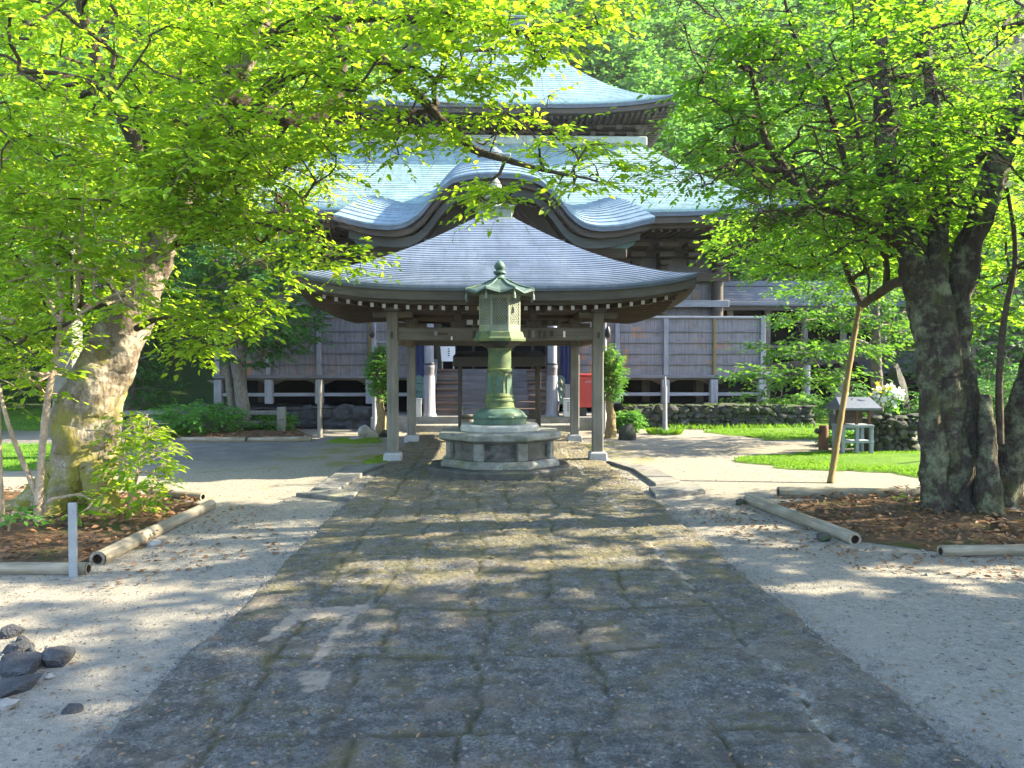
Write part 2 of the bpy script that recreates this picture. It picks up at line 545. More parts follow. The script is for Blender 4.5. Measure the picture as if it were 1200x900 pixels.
k = NT('bed_soil')
a = k.noise(14, 6, .75)
c = k.mix(k.rng(a, .35, .65), (.06, .04, .028), (.14, .088, .052))
c = k.mix(k.rng(k.noise(1.9, 7, .8), .53, .62, 0, .8), c, (.045, .07, .015))
c = k.mix(k.rng(k.noise(2.7, 6, .8), .5, .62, 0, .7), c, (.035, .026, .02))
k.bump(k.math('ADD', a, k.noise(60, 4)), .8, .03)
M['soil'] = k.done(c, .95, .1)

k = NT('turf')
a = k.noise(1.2, 5, .7)
c = k.mix(k.rng(a, .35, .65), (.05, .12, .014), (.105, .185, .024))
c = k.mix(k.rng(k.noise(2.2, 7, .8), .52, .66, 0, .6), c, (.11, .115, .04))
c = k.mix(k.rng(k.noise(30, 4), .5, .7, 0, .5), c, (.05, .08, .02))
k.bump(k.noise(70, 4), .8, .03)
M['turf'] = k.done(c, .95, .1)

k = NT('moss')
a = k.noise(9, 6, .7)
c = k.mix(k.rng(a, .35, .65), (.07, .13, .01), (.14, .22, .015))
k.bump(k.noise(50, 5), .9, .03)
M['moss'] = k.done(c, .95, .1)

# ------------------------------------------------------------------ sun tunnels: leaves cut away along sun rays so chosen spots are lit
TUN = []


def gap(p, r):
    TUN.append((np.array(p, float), r))


def sun_keep(P):
    keep = np.ones(len(P), bool)
    for q, r in TUN:
        d = P - q
        t = d @ SUNV
        per = np.linalg.norm(d - t[:, None] * SUNV, axis=1)
        keep &= ~((t > (1.6 if r != .45 and r != .42 else .35)) & (per < r))
    return keep


for px, py, r in ((300, 632, .55), (240, 634, .5), (360, 618, .42), (180, 655, .4), (430, 618, .22), (500, 614, .34), (560, 612, .36), (640, 614, .4), (700, 612, .4), (740, 620, .4), (600, 638, .26), (450, 626, .36),
                  (440, 668, .2), (480, 666, .2), (530, 664, .18), (700, 650, .22), (450, 686, .2), (510, 684, .18), (640, 668, .2), (690, 666, .18), (740, 662, .18), (795, 640, .22), (840, 622, .22),
                  (60, 640, .45), (150, 610, .32), (20, 620, .4), (1010, 612, .3), (960, 600, .25), (1080, 596, .2), (1150, 672, .3), (960, 690, .22), (1050, 670, .25)):
    gap(G(px, py), r)
for px, py, r in ((187, 295, .4), (175, 320, .42), (160, 360, .45), (145, 410, .45), (130, 460, .4), (120, 520, .3), (70, 440, .28), (80, 340, .3), (240, 390, .4), (185, 530, .4)):
    gap(W(px, py, 8.4), r)

for px, py, Y_, r in ((60, 300, 8.2, .7), (150, 230, 8.0, .7), (240, 330, 8.0, .6), (330, 280, 7.6, .6), (250, 200, 7.8, .6), (380, 200, 7.5, .5), (60, 420, 8.0, .6), (120, 130, 8.0, .6), (430, 290, 7.3, .4), (200, 400, 7.8, .5), (560, 200, 7.2, .5)):
    gap(W(px, py, Y_), r)
gap(W(603, 372, 11.5), .55)
gap(W(603, 470, 11.6), .3)
gap(W(1158, 520, 8.0), .2)
gap(W(1150, 470, 8.0), .16)
gap(W(1180, 430, 7.95), .1)
# ------------------------------------------------------------------ leaves and branches
def leaf_mesh(name, P, D, N, S, mat, parent=None, wid=.25, shape=6, gaps=True):
    if gaps:
        kp = sun_keep(P)
        P, D, N, S = P[kp], D[kp], N[kp], S[kp]
    D = D / np.linalg.norm(D, axis=1)[:, None]
    N = N - (N * D).sum(1)[:, None] * D
    N = N / (np.linalg.norm(N, axis=1)[:, None] + 1e-9)
    B = np.cross(N, D)
    S = S[:, None]
    if shape == 6:
        vs = [P, P + S * (.3 * D - wid * B + .07 * N), P + S * (.68 * D - wid * .78 * B + .03 * N), P + S * (1.0 * D - .12 * N),
              P + S * (.68 * D + wid * .78 * B + .03 * N), P + S * (.3 * D + wid * B + .07 * N)]
        quads = [[0, 1, 2, 3], [0, 3, 4, 5]]
    else:
        vs = [P, P + S * (.45 * D - wid * B + .08 * N), P + S * D, P + S * (.45 * D + wid * B - .04 * N)]
        quads = [[0, 1, 2, 3]]
    n, kv = len(P), len(vs)
    V = np.stack(vs, 1).reshape(-1, 3)
    o0 = ORG.get(parent.name, Vector((0, 0, 0))) if parent else Vector((0, 0, 0))
    V = V - np.array(o0)
    base = (np.arange(n) * kv)[:, None]
    F = np.concatenate([(base + np.array(q)[None, :])[:, None, :] for q in quads], 1).reshape(-1, 4)
    me = bpy.data.meshes.new(name)
    me.vertices.add(len(V))
    me.vertices.foreach_set('co', V.astype(np.float32).ravel())
    me.loops.add(F.size)
    me.loops.foreach_set('vertex_index', F.astype(np.int32).ravel())
    me.polygons.add(len(F))
    me.polygons.foreach_set('loop_start', np.arange(0, F.size, 4, dtype=np.int32))
    me.update(calc_edges=True)
    me.materials.append(mat)
    o = bpy.data.objects.new(name, me)
    COL.objects.link(o)
    if parent: o.parent = parent
    ORG[o.name] = o0
    return o


def sprays(A, O, ntw, L, leaf, per, flat=.42, droop=.12, mb=None, tw_r=.0025, tw_mi=0):
    # A: tips, O: outward directions; returns leaf arrays, optionally adds the twigs to mb
    Ps, Ds, Ns, Ss = [], [], [], []
    n = len(A)
    for k_ in range(ntw):
        az = np.arctan2(O[:, 1], O[:, 0]) + rng.normal(0, 1.0 if k_ else .35, n)
        el = rng.normal(-.05, .28, n)
        T = np.stack([np.cos(az) * np.cos(el), np.sin(az) * np.cos(el), np.sin(el)], 1)
        ln = L * rng.uniform(.6, 1.3, n)
        side = np.stack([-np.sin(az), np.cos(az), np.zeros(n)], 1)
        up = np.cross(T, side)
        up *= np.sign(up[:, 2])[:, None]
        if mb is not None:
            for i in range(n):
                p = A[i]
                e = p + T[i] * ln[i]
                e2 = e.copy(); e2[2] -= droop * ln[i]
                mid_ = p + T[i] * ln[i] * .5
                mb.tube([p, mid_, e2], [tw_r, tw_r * .7, tw_r * .35], 3, mi=tw_mi, cap=False)
        for j in range(per):
            u = (j + .6) / per
            sg = 1 if j % 2 else -1
            ph = rng.normal(.85, .22, n) * sg * (1 if j < per - 1 else .15)
            d = T * np.cos(ph)[:, None] + side * np.sin(ph)[:, None]
            d[:, 2] -= rng.uniform(0, .35, n)
            p = A + T * (ln * u)[:, None] + rng.normal(0, .012, (n, 3))
            p[:, 2] -= droop * ln * u * u
            nn = up + rng.normal(0, flat, (n, 3))
            Ps.append(p); Ds.append(d); Ns.append(nn)
            Ss.append(leaf * rng.uniform(.5, 1.3, n))
    return np.concatenate(Ps), np.concatenate(Ds), np.concatenate(Ns), np.concatenate(Ss)


def smooth_path(pts, per=5):
    P = [np.array(p, float) for p in pts]
    out = []
    for i in range(len(P) - 1):
        p0, p1, p2, p3 = P[max(i - 1, 0)], P[i], P[i + 1], P[min(i + 2, len(P) - 1)]
        for j in range(per):
            t = j / per
            out.append(.5 * ((2 * p1) + (-p0 + p2) * t + (2 * p0 - 5 * p1 + 4 * p2 - p3) * t * t + (-p0 + 3 * p1 - 3 * p2 + p3) * t ** 3))
    out.append(P[-1])
    return np.array(out)


def grow(mb, limbs, A, r_tip=.005, r_k=.006, sides=5, big_sides=14, flute=.06, jit=.06, rmax=.06, lump=.0, branch_mi=0):
    # limbs: list of (points, radii); A: attractors. Branches run from the nearest wood to each attractor.
    nodes, rad = [], []
    for li, (pts, rr) in enumerate(limbs):
        bigl = rr[0] > .1
        P = smooth_path(pts, 26 if bigl and big_sides > 12 else 6)
        r = np.interp(np.linspace(0, len(pts) - 1, len(P)), range(len(pts)), rr)
        P[1:-1] += rng.normal(0, .02 if not (bigl and big_sides > 12) else .006, (len(P) - 2, 3)) * np.minimum(r[1:-1, None] * 2, 1)
        mb.tube(P, r, big_sides if bigl else 8, mi=0 if (li == 0 or bigl) else branch_mi, rough=.05, flute=flute if bigl else 0, seed=li, lump=lump if bigl else 0)
        st = int(len(P) * .35) if li == 0 else 0
        for i in range(st, len(P)):
            nodes.append(P[i]); rad.append(r[i])
    nodes = list(nodes); rad = list(rad)
    par = [-1] * len(nodes)
    nb = len(nodes)
    A = np.array(A)
    NP = np.array(nodes)
    d0 = np.array([np.linalg.norm(NP - a, axis=1).min() for a in A])
    order = np.argsort(d0)
    cap = len(nodes) + len(A) * 5 + 10
    buf = np.zeros((cap, 3)); buf[:nb] = NP
    cnt = nb
    chains = []
    outd = np.zeros((len(A), 3))
    for ai in order:
        a = A[ai]
        dd = buf[:cnt] - a
        dist = np.linalg.norm(dd, axis=1) + .35 * np.maximum(0, dd[:, 2])
        j = int(dist.argmin())
        s = buf[j]
        ln = np.linalg.norm(a - s)
        m = 2 if ln < .4 else (3 if ln < 1.0 else 5)
        ch = [j]
        bend = rng.normal(0, min(jit * ln, .08), 3)
        bend[2] += .05 * ln
        for q in range(1, m + 1):
            t = q / m
            p = s + (a - s) * t + bend * math.sin(math.pi * t) + (rng.normal(0, .015 * ln, 3) if q < m else 0)
            buf[cnt] = p
            par.append(ch[-1]); ch.append(cnt); rad.append(0)
            cnt += 1
        chains.append(ch)
        o = buf[ch[-1]] - buf[ch[-2]]
        outd[ai] = o / (np.linalg.norm(o) + 1e-9)
    load = np.zeros(cnt)
    for ch in chains: load[ch[-1]] += 1
    for i in range(cnt - 1, nb - 1, -1):
        load[par[i]] += load[i]
    for i in range(nb, cnt):
        rad[i] = min(rmax, r_tip + r_k * math.sqrt(max(load[i] - 1, 0)))
    for i in range(nb, cnt):
        rad[i] = min(rad[i], max(rad[par[i]] * .92, r_tip))
    for ch in chains:
        pts = [buf[i] for i in ch]
        rr = [min(rad[ch[1]] * 1.1, rad[ch[0]])] + [rad[i] for i in ch[1:]]
        mb.tube(pts, rr, sides, mi=branch_mi, cap=False)
    return outd


def ell(c, r, n, shell=.0):
    # points in an ellipsoid
    d = rng.normal(0, 1, (n, 3))
    d /= np.linalg.norm(d, axis=1)[:, None]
    u = rng.uniform(shell ** 3, 1, n) ** (1 / 3)
    return np.array(c) + d * u[:, None] * np.array(r)


def blob(px, py, rx, ry, y0, y1, n):
    # a region of the crown: size in pixels at its own depth, turned to metres
    Y = rng.uniform(y0, y1, n)
    an = rng.uniform(0, 6.283, n)
    q = np.sqrt(rng.uniform(0, 1, n))
    return [np.array(W(px + rx * q[i] * math.cos(an[i]), py + ry * q[i] * math.sin(an[i]), Y[i])) for i in range(n)]


def Wl(lst):
    return [np.array(W(*p)) for p in lst]


# ================================================================== SETTING
def hill(x, y):
    h = 0.0
    if y > 39: h += (y - 39) * .8 - 2.0 * min(1, (y - 39) / 8)
    side = max(0, x - 22) if x > 0 else max(0, -x - 24)
    h += side * .22 * min(1, max(0, (y - 8) / 25))
    if y > 26: h += .25 * math.sin(x * .21) * min(1, (y - 26) / 10) + .3 * math.sin(x * .13 + y * .2) * min(1, (y - 26) / 10)
    return min(h, 48)


mb = MB()
xs = sorted(set([-400, -200, -110, -70, -50] + list(range(-40, 41, 2)) + [50, 70, 110, 200, 400]))
ys = sorted(set([-300, -120, -50, -20, -8] + list(range(-4, 60, 2)) + [66, 74, 84, 96, 115, 150, 220, 400]))
vs = [(x, y, hill(x, y) if y > 8 else 0) for y in ys for x in xs]
nx = len(xs)
fs = [(j * nx + i, j * nx + i + 1, (j + 1) * nx + i + 1, (j + 1) * nx + i) for j in range(len(ys) - 1) for i in range(nx - 1)]
mb.add(vs, fs)
tag(mb.build('ground', M['gravel'], smooth=180), kind='structure')

# stone path -----------------------------------------------------------------
PX0, PX1 = AX - 1.78, AX + 1.75
rows = [-3.0]
rr = random.Random(5)
while rows[-1] < 18.7:
    rows.append(rows[-1] + rr.uniform(.5, .95))
rows = [r_ - rows[0] - 3 for r_ in rows]
off = 4.2 - min(rows, key=lambda r_: abs(r_ - 4.2))
rows = [r_ + off for r_ in rows]
cuts = []
for _ in rows:
    c_ = [-1.28 + AX - .02]
    while c_[-1] < AX + 1.22 - .36:
        c_.append(c_[-1] + rr.uniform(.34, .62))
    c_[-1] = AX + 1.24
    cuts.append((c_, [rr.random() for _ in range(len(c_) + 2)]))
gx = np.linspace(PX0, PX1, 150)
gy = np.concatenate([np.arange(-3, 2.2, .1), np.arange(2.2, 7.5, .026), np.arange(7.5, 12, .045), np.arange(12, 18.75, .09)])
XX, YY = np.meshgrid(gx, gy)
wob = .02 * np.sin(YY * 5.1 + XX * 2) + .014 * np.sin(YY * 13 + XX * 7) + .02 * np.sin(XX * 3.3 + 1)
yq = YY + wob
xq = XX + .018 * np.sin(YY * 6.3) + .012 * np.sin(YY * 17 + 1)
J = np.zeros_like(XX); SR = np.zeros_like(XX); H = np.zeros_like(XX); MO = np.zeros_like(XX)
ri = np.clip(np.searchsorted(rows, yq) - 1, 0, len(rows) - 1)
rowsA = np.array(rows + [rows[-1] + 1])
dY = np.minimum(np.abs(yq - rowsA[ri]), np.abs(yq - rowsA[ri + 1]))
inner = (xq > cuts[0][0][0]) & (xq < AX + 1.24)
J = np.where(inner, np.exp(-(dY / .018) ** 2), 0)
for i in range(len(rows)):
    m_ = ri == i
    cc = np.array(cuts[i][0]); rv = np.array(cuts[i][1])
    x_ = xq[m_]
    dX = np.abs(x_[:, None] - cc[None, :]).min(1)
    J[m_] = np.maximum(J[m_], np.exp(-(dX / .014) ** 2))
    SR[m_] = rv[np.searchsorted(cc, x_)]
lap = np.floor(yq / .9)
outer = ~inner
SR[outer] = (np.sin(lap[outer] * 12.9) * 43758.5) % 1
edge = np.minimum(np.abs(yq - (lap) * .9), np.abs(yq - (lap + 1) * .9))
J = np.where(outer, np.maximum(J, np.exp(-(edge / .012) ** 2) * .5), J)
dB = np.abs(xq - (AX + 1.24))
MO = np.exp(-(dB / .035) ** 2) * (np.sin(YY * 2.3) * .5 + .6)
SA = np.zeros_like(XX)


def inpoly(poly):
    r_ = np.zeros(XX.shape, bool)
    n_ = len(poly)
    for i in range(n_):
        x0, y0 = poly[i][:2]; x1, y1 = poly[(i + 1) % n_][:2]
        cnd = ((y0 > YY) != (y1 > YY)) & (XX < (x1 - x0) * (YY - y0) / (y1 - y0 + 1e-12) + x0)
        r_ ^= cnd
    return r_


for pl in ([(338, 719), (436, 712), (424, 723), (348, 731)], [(404, 728), (424, 720), (374, 781), (360, 781)], [(345, 722), (354, 729), (316, 757), (302, 757)],
           [(348, 792), (392, 791), (382, 813), (358, 818)]):
    SA[inpoly([G(*p) for p in pl])] = 1
nz = rng.normal(0, 1, XX.shape)
lf = np.zeros_like(XX)
for a_, b_, am in ((3.1, 2.3, .008), (7.7, 5.1, .006), (13, 17, .004), (23, 29, .003)):
    lf += am * np.sin(XX * a_ + 1.7 * np.sin(YY * b_ * .7)) * np.sin(YY * b_ + 2 * np.sin(XX * a_ * .5))
jf = .45 + .55 * np.sin(XX * 2.7 + 3 * np.sin(YY * 1.3)) * np.sin(YY * 1.9 + 2 * np.sin(XX * 1.7))
J *= np.clip(jf + .6, .4, 1)
H = .026 + .6 * lf + .0035 * np.sin(XX * 31 + 2 * np.sin(YY * 17)) * np.sin(YY * 37 + 2 * np.sin(XX * 23)) + (SR - .5) * .014 - .016 * np.clip(J, 0, 1) + nz * .0032
ed = np.minimum(XX - PX0, PX1 - XX)
H -= .02 * np.exp(-(ed / .03) ** 2)
fb1 = np.array([[pnoise.fractal(Vector((q * 1.7, sd, 0)), 1.0, 2.0, 6) for sd in (1.3, 7.7)] for q in gy])
ragl = np.zeros_like(XX)
ragl[:, 0] = fb1[:, 0] * .075; ragl[:, -1] = fb1[:, 1] * .075
XE = XX.copy()
wl = np.exp(-np.arange(XX.shape[1]) / 2.2)
XE += ragl[:, :1] * wl[None, :] + ragl[:, -1:] * wl[None, ::-1]
H[:, 0] = -.02; H[:, -1] = -.02; H[0] = -.02
me = bpy.data.meshes.new('path')
ny_, nx_ = XX.shape
me.from_pydata(np.stack([XE, YY, H], -1).reshape(-1, 3).tolist(), [],
               [(j * nx_ + i, j * nx_ + i + 1, (j + 1) * nx_ + i + 1, (j + 1) * nx_ + i) for j in range(ny_ - 1) for i in range(nx_ - 1)])
for nm, arr in (('joint', J), ('slab', SR), ('sand', SA), ('mortar', MO)):
    at = me.attributes.new(nm, 'FLOAT', 'POINT')
    at.data.foreach_set('value', np.clip(arr, 0, 1).astype(np.float32).ravel())
me.polygons.foreach_set('use_smooth', [True] * len(me.polygons))
me.materials.append(M['path'])
po = bpy.data.objects.new('path', me)
COL.objects.link(po)
tag(po, kind='structure')


def sheet(name, pix, z, mat, mound=0.0, world=None, h0=.004, jitter=.17):
    # a ground sheet from an outline on the ground, edge made uneven, with a low mound inside
    pts = world or [G(*p) for p in pix]
    out = []
    for i in range(len(pts)):
        a, b = Vector(pts[i][:2]), Vector(pts[(i + 1) % len(pts)][:2])
        n = max(2, int((b - a).length / .25))
        for j in range(n):
            p = a.lerp(b, j / n)
            out.append(p + Vector((random.uniform(-1, 1), random.uniform(-1, 1))) * jitter * (1 if j else .5))
    c = sum(out, Vector((0, 0))) / len(out)
    m_ = MB()
    n = len(out)
    vs = []
    fr = (1, .9, .75, .55, .3)
    for q in fr:
        for p in out:
            e = c + (p - c) * q
            vs.append((e.x, e.y, h0 + z + mound * (1 - q) ** .7 + (0 if q == 1 else random.uniform(0, .02))))
    vs.append((c.x, c.y, h0 + z + mound))
    fs = []
    for r_ in range(len(fr) - 1):
        for i in range(n):
            j = (i + 1) % n
            fs.append((r_ * n + i, r_ * n + j, (r_ + 1) * n + j, (r_ + 1) * n + i))
    for i in range(n):
        fs.append(((len(fr) - 1) * n + i, (len(fr) - 1) * n + (i + 1) % n, len(vs) - 1))
    area = sum(out[i].x * out[(i + 1) % n].y - out[(i + 1) % n].x * out[i].y for i in range(n))
    if area < 0: fs = [tuple(reversed(f)) for f in fs]
    m_.add(vs, fs)
    return tag(m_.build(name, mat, smooth=180), kind='structure'), [(p.x, p.y) for p in out]


beds = []
_, b1 = sheet('soil', [(-160, 664), (105, 664), (243, 594), (188, 580), (0, 577), (-260, 590)], 0, M['soil'], .10)
_, b2 = sheet('soil', [(912, 590), (998, 634), (1098, 648), (1340, 648), (1340, 586), (1090, 578)], 0, M['soil'], .08)
_, b3 = sheet('soil', [(212, 515), (366, 514), (345, 503), (240, 503)], 0, M['soil'], .1)
_, l1 = sheet('lawn', [(828, 507), (900, 516), (985, 514), (1000, 503), (1010, 488), (905, 486), (850, 497)], 0, M['turf'], .05)
_, l2 = sheet('lawn', [(862, 540), (930, 551), (1050, 555), (1120, 566), (1300, 568), (1300, 528), (1030, 530), (930, 533)], 0, M['turf'], .06)
_, l3 = sheet('lawn', [(-300, 508), (100, 504), (140, 486), (130, 478), (-300, 478)], 0, M['turf'], .04)
_, l4 = sheet('lawn', [(-300, 556), (60, 552), (118, 538), (122, 522), (-300, 519)], 0, M['turf'], .04)
_, l5 = sheet('moss', [(172, 520), (212, 512), (252, 506), (252, 499), (160, 500)], 0, M['moss'], .03)
_, l6 = sheet('moss', [(378, 519), (400, 513), (446, 513), (448, 519), (420, 521)], .002, M['moss'], .02, jitter=.05)
_, l7 = sheet('moss', [(425, 541), (442, 535), (452, 533), (452, 544), (434, 546)], .003, M['moss'], .02, jitter=.05)
_, l8 = sheet('moss', [(50, 610), (98, 612), (150, 596), (120, 585), (45, 588)], .06, M['moss'], .12, jitter=.06)


def in_poly(x, y, poly):
    r_ = np.zeros(len(x), bool)
    n = len(poly)
    for i in range(n):
        x0, y0 = poly[i]; x1, y1 = poly[(i + 1) % n]
        if y0 == y1: continue
        r_ ^= ((y0 > y) != (y1 > y)) & (x < (x1 - x0) * (y - y0) / (y1 - y0) + x0)
    return r_


def scatter(poly, n):
    a = np.array(poly)
    lo, hi = a.min(0), a.max(0)
    p = rng.uniform(lo, hi, (n, 2))
    return p[in_poly(p[:, 0], p[:, 1], poly)]


def blades(name, polys, n, h, lean=.5, ww=.09, z=.02):
    P = np.concatenate([scatter(pl, int(n * f)) for pl, f in polys])
    m = len(P)
    pos = np.column_stack([P, np.full(m, z)])
    an = rng.uniform(0, 6.28, m)
    D = np.column_stack([np.cos(an) * lean, np.sin(an) * lean, np.ones(m)]) + rng.normal(0, .2, (m, 3))
    N = np.column_stack([-np.sin(an), np.cos(an), rng.normal(0, .3, m)])
    o = leaf_mesh(name, pos, D, N, h * rng.uniform(.5, 1.3, m), M['grass'], None, ww, 4, gaps=False)
    return tag(o, kind='stuff')


blades('grass', [(l1, 1), (l2, 1), (l3, .8), (l4, .5)], 70000, .045, .9, .14)

# leaf litter on the beds and stray debris on gravel and path
Pl = np.concatenate([scatter(b1, 4200), scatter(b2, 3600), scatter(b3, 900)])
m = len(Pl)
an = rng.uniform(0, 6.28, m)
o = leaf_mesh('leaf_litter', np.column_stack([Pl, rng.uniform(.03, .11, m)]), np.column_stack([np.cos(an), np.sin(an), rng.normal(.1, .25, m)]),
              np.column_stack([rng.normal(0, .4, (m, 2)), np.ones(m)]), rng.uniform(.035, .085, m), M['litter'], None, .25, 6, gaps=False)
tag(o, kind='stuff')
n = 5200
yy_ = 2.6 + 11 * rng.uniform(0, 1, n) ** 1.4
xx_ = rng.uniform(-1, 1, n) * (1 + yy_ * .62) + .3
an = rng.uniform(0, 6.28, n)
zz_ = np.where((xx_ > PX0) & (xx_ < PX1), .05, .008)
o = leaf_mesh('debris', np.column_stack([xx_, yy_, zz_]), np.column_stack([np.cos(an), np.sin(an), rng.normal(.05, .15, n)]),
              np.column_stack([rng.normal(0, .35, (n, 2)), np.ones(n)]), rng.uniform(.008, .034, n), M['twiglit'], None, .2, 6, gaps=False)
tag(o, kind='stuff')

# leaves blown from the beds on to the gravel
pw = [[(g_.x, g_.y) for g_ in [G(*p) for p in q]] for q in ([(100, 700), (340, 650), (300, 590), (246, 600), (120, 676)], [(870, 592), (1000, 645), (1010, 665), (860, 640), (800, 600)], [(1000, 640), (1100, 652), (1300, 655), (1300, 690), (990, 668)])]
Pl = np.concatenate([scatter(q, 420) for q in pw])
m = len(Pl)
an = rng.uniform(0, 6.28, m)
o = leaf_mesh('leaf_litter', np.column_stack([Pl, np.full(m, .012)]), np.column_stack([np.cos(an), np.sin(an), rng.normal(.1, .2, m)]),
              np.column_stack([rng.normal(0, .4, (m, 2)), np.ones(m)]), rng.uniform(.025, .06, m), M['litter'], None, .28, 6, gaps=False)
tag(o, kind='stuff')

# loose pebbles on the near gravel
mb = MB()
for i in range(3600):
    y = 2.7 + 6.5 * random.random() ** 1.5
    x = random.uniform(-1, 1) * (1.2 + y * .66) + .3
    on = PX0 < x < PX1
    if on: continue
    r_ = random.uniform(.004, .012) * (2.2 if random.random() < .06 else 1)
    z = .04 if on else 0
    q = [random.uniform(.6, 1.3) for _ in range(6)]
    mb.add([(x - r_ * q[0], y, z + r_ * .2), (x + r_ * q[1], y, z + r_ * .3), (x, y - r_ * q[2], z + r_ * .2), (x, y + r_ * q[3], z + r_ * .2), (x, y, z + r_ * q[4])],
           [(0, 2, 4), (2, 1, 4), (1, 3, 4), (3, 0, 4)])
for i in range(2600):
    y = 2.7 + 9 * random.random() ** 1.4
    x = (PX0 if random.random() < .5 else PX1) + random.gauss(0, .07)
    r_ = random.uniform(.004, .013)
    q = [random.uniform(.6, 1.3) for _ in range(6)]
    z = .012
    mb.add([(x - r_ * q[0], y, z), (x + r_ * q[1], y, z), (x, y - r_ * q[2], z), (x, y + r_ * q[3], z), (x, y, z + r_ * q[4])],
           [(0, 2, 4), (2, 1, 4), (1, 3, 4), (3, 0, 4)])
tag(mb.build('pebbles', M['slab'], smooth=50), kind='stuff')

# pale paving either side of the pavilion
for pl in ([(368, 576), (403, 550), (458, 545), (432, 553), (396, 578)], [(346, 582), (394, 577), (420, 580), (411, 589)],
           [(710, 543), (764, 550), (797, 567), (768, 571), (742, 553)], [(760, 575), (819, 571), (827, 579), (768, 585)]):
    mb = MB()
    mb.prism([G(*p) for p in pl], -.02, .05)
    tag(mb.build('pavement', M['slab'], bevel=.012), kind='structure')

# ================================================================== ROOF BUILDER
def hip_roof(cx, cy, top, eave, zt, ze, p=1.35, lift=.2, rows=26, cols=24, step=.014, sides='fblr'):
    m_ = MB()

    def pt(side, s, t, dz=0.0, inset=0.0):
        hx = top[0] + (eave[0] - top[0]) * t - inset
        hy = top[1] + (eave[1] - top[1]) * t - inset
        z = zt + (ze - zt) * (1 - (1 - t) ** p) + lift * t ** 2.5 * abs(s) ** 4 + dz
        return {'f': (cx + s * hx, cy - hy, z), 'b': (cx - s * hx, cy + hy, z), 'r': (cx + hx, cy + s * hy, z), 'l': (cx - hx, cy - s * hy, z)}[side]
    S = [math.sin(math.pi / 2 * (-1 + 2 * i / cols)) for i in range(cols + 1)]
    for sd in sides:
        lines = []
        for i in range(rows):
            lines.append([pt(sd, s, i / rows) for s in S])
            lines.append([pt(sd, s, (i + 1) / rows, step) for s in S])
        lines.append([pt(sd, s, 1, -.02) for s in S])
        k_ = cols + 1
        vs = [q for l in lines for q in l]
        fs = [(j * k_ + i, (j + 1) * k_ + i, (j + 1) * k_ + i + 1, j * k_ + i + 1) for j in range(len(lines) - 1) for i in range(cols)]
        m_.add(vs, fs)
    return m_, pt, S


def eave_band(m_, pt, S, sides, inset, z0, z1, depth, mi=0):
    # a moulded strip below the roof edge: outer face from z0 down to z1, underside going in by depth
    for sd in sides:
        k_ = len(S)
        vs = [pt(sd, s, 1, z0, inset) for s in S] + [pt(sd, s, 1, z1, inset) for s in S] + [pt(sd, s, 1, z1, inset + depth) for s in S]
        fs = [(j * k_ + i, (j + 1) * k_ + i, (j + 1) * k_ + i + 1, j * k_ + i + 1) for j in range(2) for i in range(k_ - 1)]
        m_.add(vs, fs, mi)


def soffit(m_, pt, S, sides, inset, dz, cx, cy, inner, zin, mi=0):
    for sd in sides:
        k_ = len(S)
        a = [pt(sd, s, 1, dz, inset) for s in S]
        b = []
        for s in S:
            hx, hy = inner
            b.append({'f': (cx + s * hx, cy - hy, zin), 'b': (cx - s * hx, cy + hy, zin), 'r': (cx + hx, cy + s * hy, zin), 'l': (cx - hx, cy - s * hy, zin)}[sd])
        m_.add(a + b, [(i, k_ + i, k_ + i + 1, i + 1) for i in range(k_ - 1)], mi)


# ================================================================== PAVILION
PCX, PY0, PY1 = .18, 13.1, 16.45
PCY = (PY0 + PY1) / 2
HC = 1.69
PH = PCY - 11.85
pav = thing('pavilion', 'open four-post wooden pavilion with blue-grey copper pyramid roof over the path', 'pavilion', (PCX, PCY, 0))
EZ = 2.745
rf, pt, S = hip_roof(PCX, PCY, (.34, .34), (3.03, PH), 4.25, EZ, 1.27, .22, 34, 28, .013)
roof = rf.build('roof', M['roofp'], pav, smooth=25)
eb = MB()
eave_band(eb, pt, S, 'fblr', .004, -.02, -.06, .06)
eb.build('eave_edge', M['navyedge'], roof, smooth=40)
fb = MB()
eave_band(fb, pt, S, 'fblr', .03, -.058, -.20, .12)
eave_band(fb, pt, S, 'fblr', .13, -.20, -.255, .10)
fb.build('fascia', M['fascia'], pav, smooth=35)
sf = MB()
soffit(sf, pt, S, 'fblr', .2, -.22, PCX, PCY, (HC + .05, HC), 2.62)
sf.build('soffit', M['soffit'], pav)
# rafters with white painted ends: front and both sides
for sd in 'frl':
    n = 30
    for i in range(n):
        s = -0.94 + 1.88 * i / (n - 1)
        a = Vector(pt(sd, s, 1, -.30, .26))
        if sd == 'f':
            b = Vector((PCX + s * 2.5, PCY - HC + .05, 2.56)); b.x = a.x + (b.x - a.x) * .25
        else:
            sx = 1 if sd == 'r' else -1
            b = Vector((PCX + sx * (HC - .05), a.y, 2.55))
        r_ = MB()
        r_.beam(a, b, .052, .062, 0, 1)
        r_.build('rafter', [M['soffit'], M['white']], pav)
# finial
fn = MB()
fn.box(PCX - .36, PCX + .36, PCY - .36, PCY + .36, 4.2, 4.26)
fn.box(PCX - .32, PCX + .32, PCY - .32, PCY + .32, 4.26, 4.45)
fn.box(PCX - .36, PCX + .36, PCY - .36, PCY + .36, 4.43, 4.48)
fn.lathe(PCX, PCY, [(.26, 4.48), (.22, 4.54), (.1, 4.58), (.09, 4.63), (.2, 4.66), (.17, 4.7), (.07, 4.74), (.13, 4.82), (.14, 4.9), (.09, 5.0), (.02, 5.09)], 16)
fn.build('finial', M['verdf'], roof, bevel=.012)
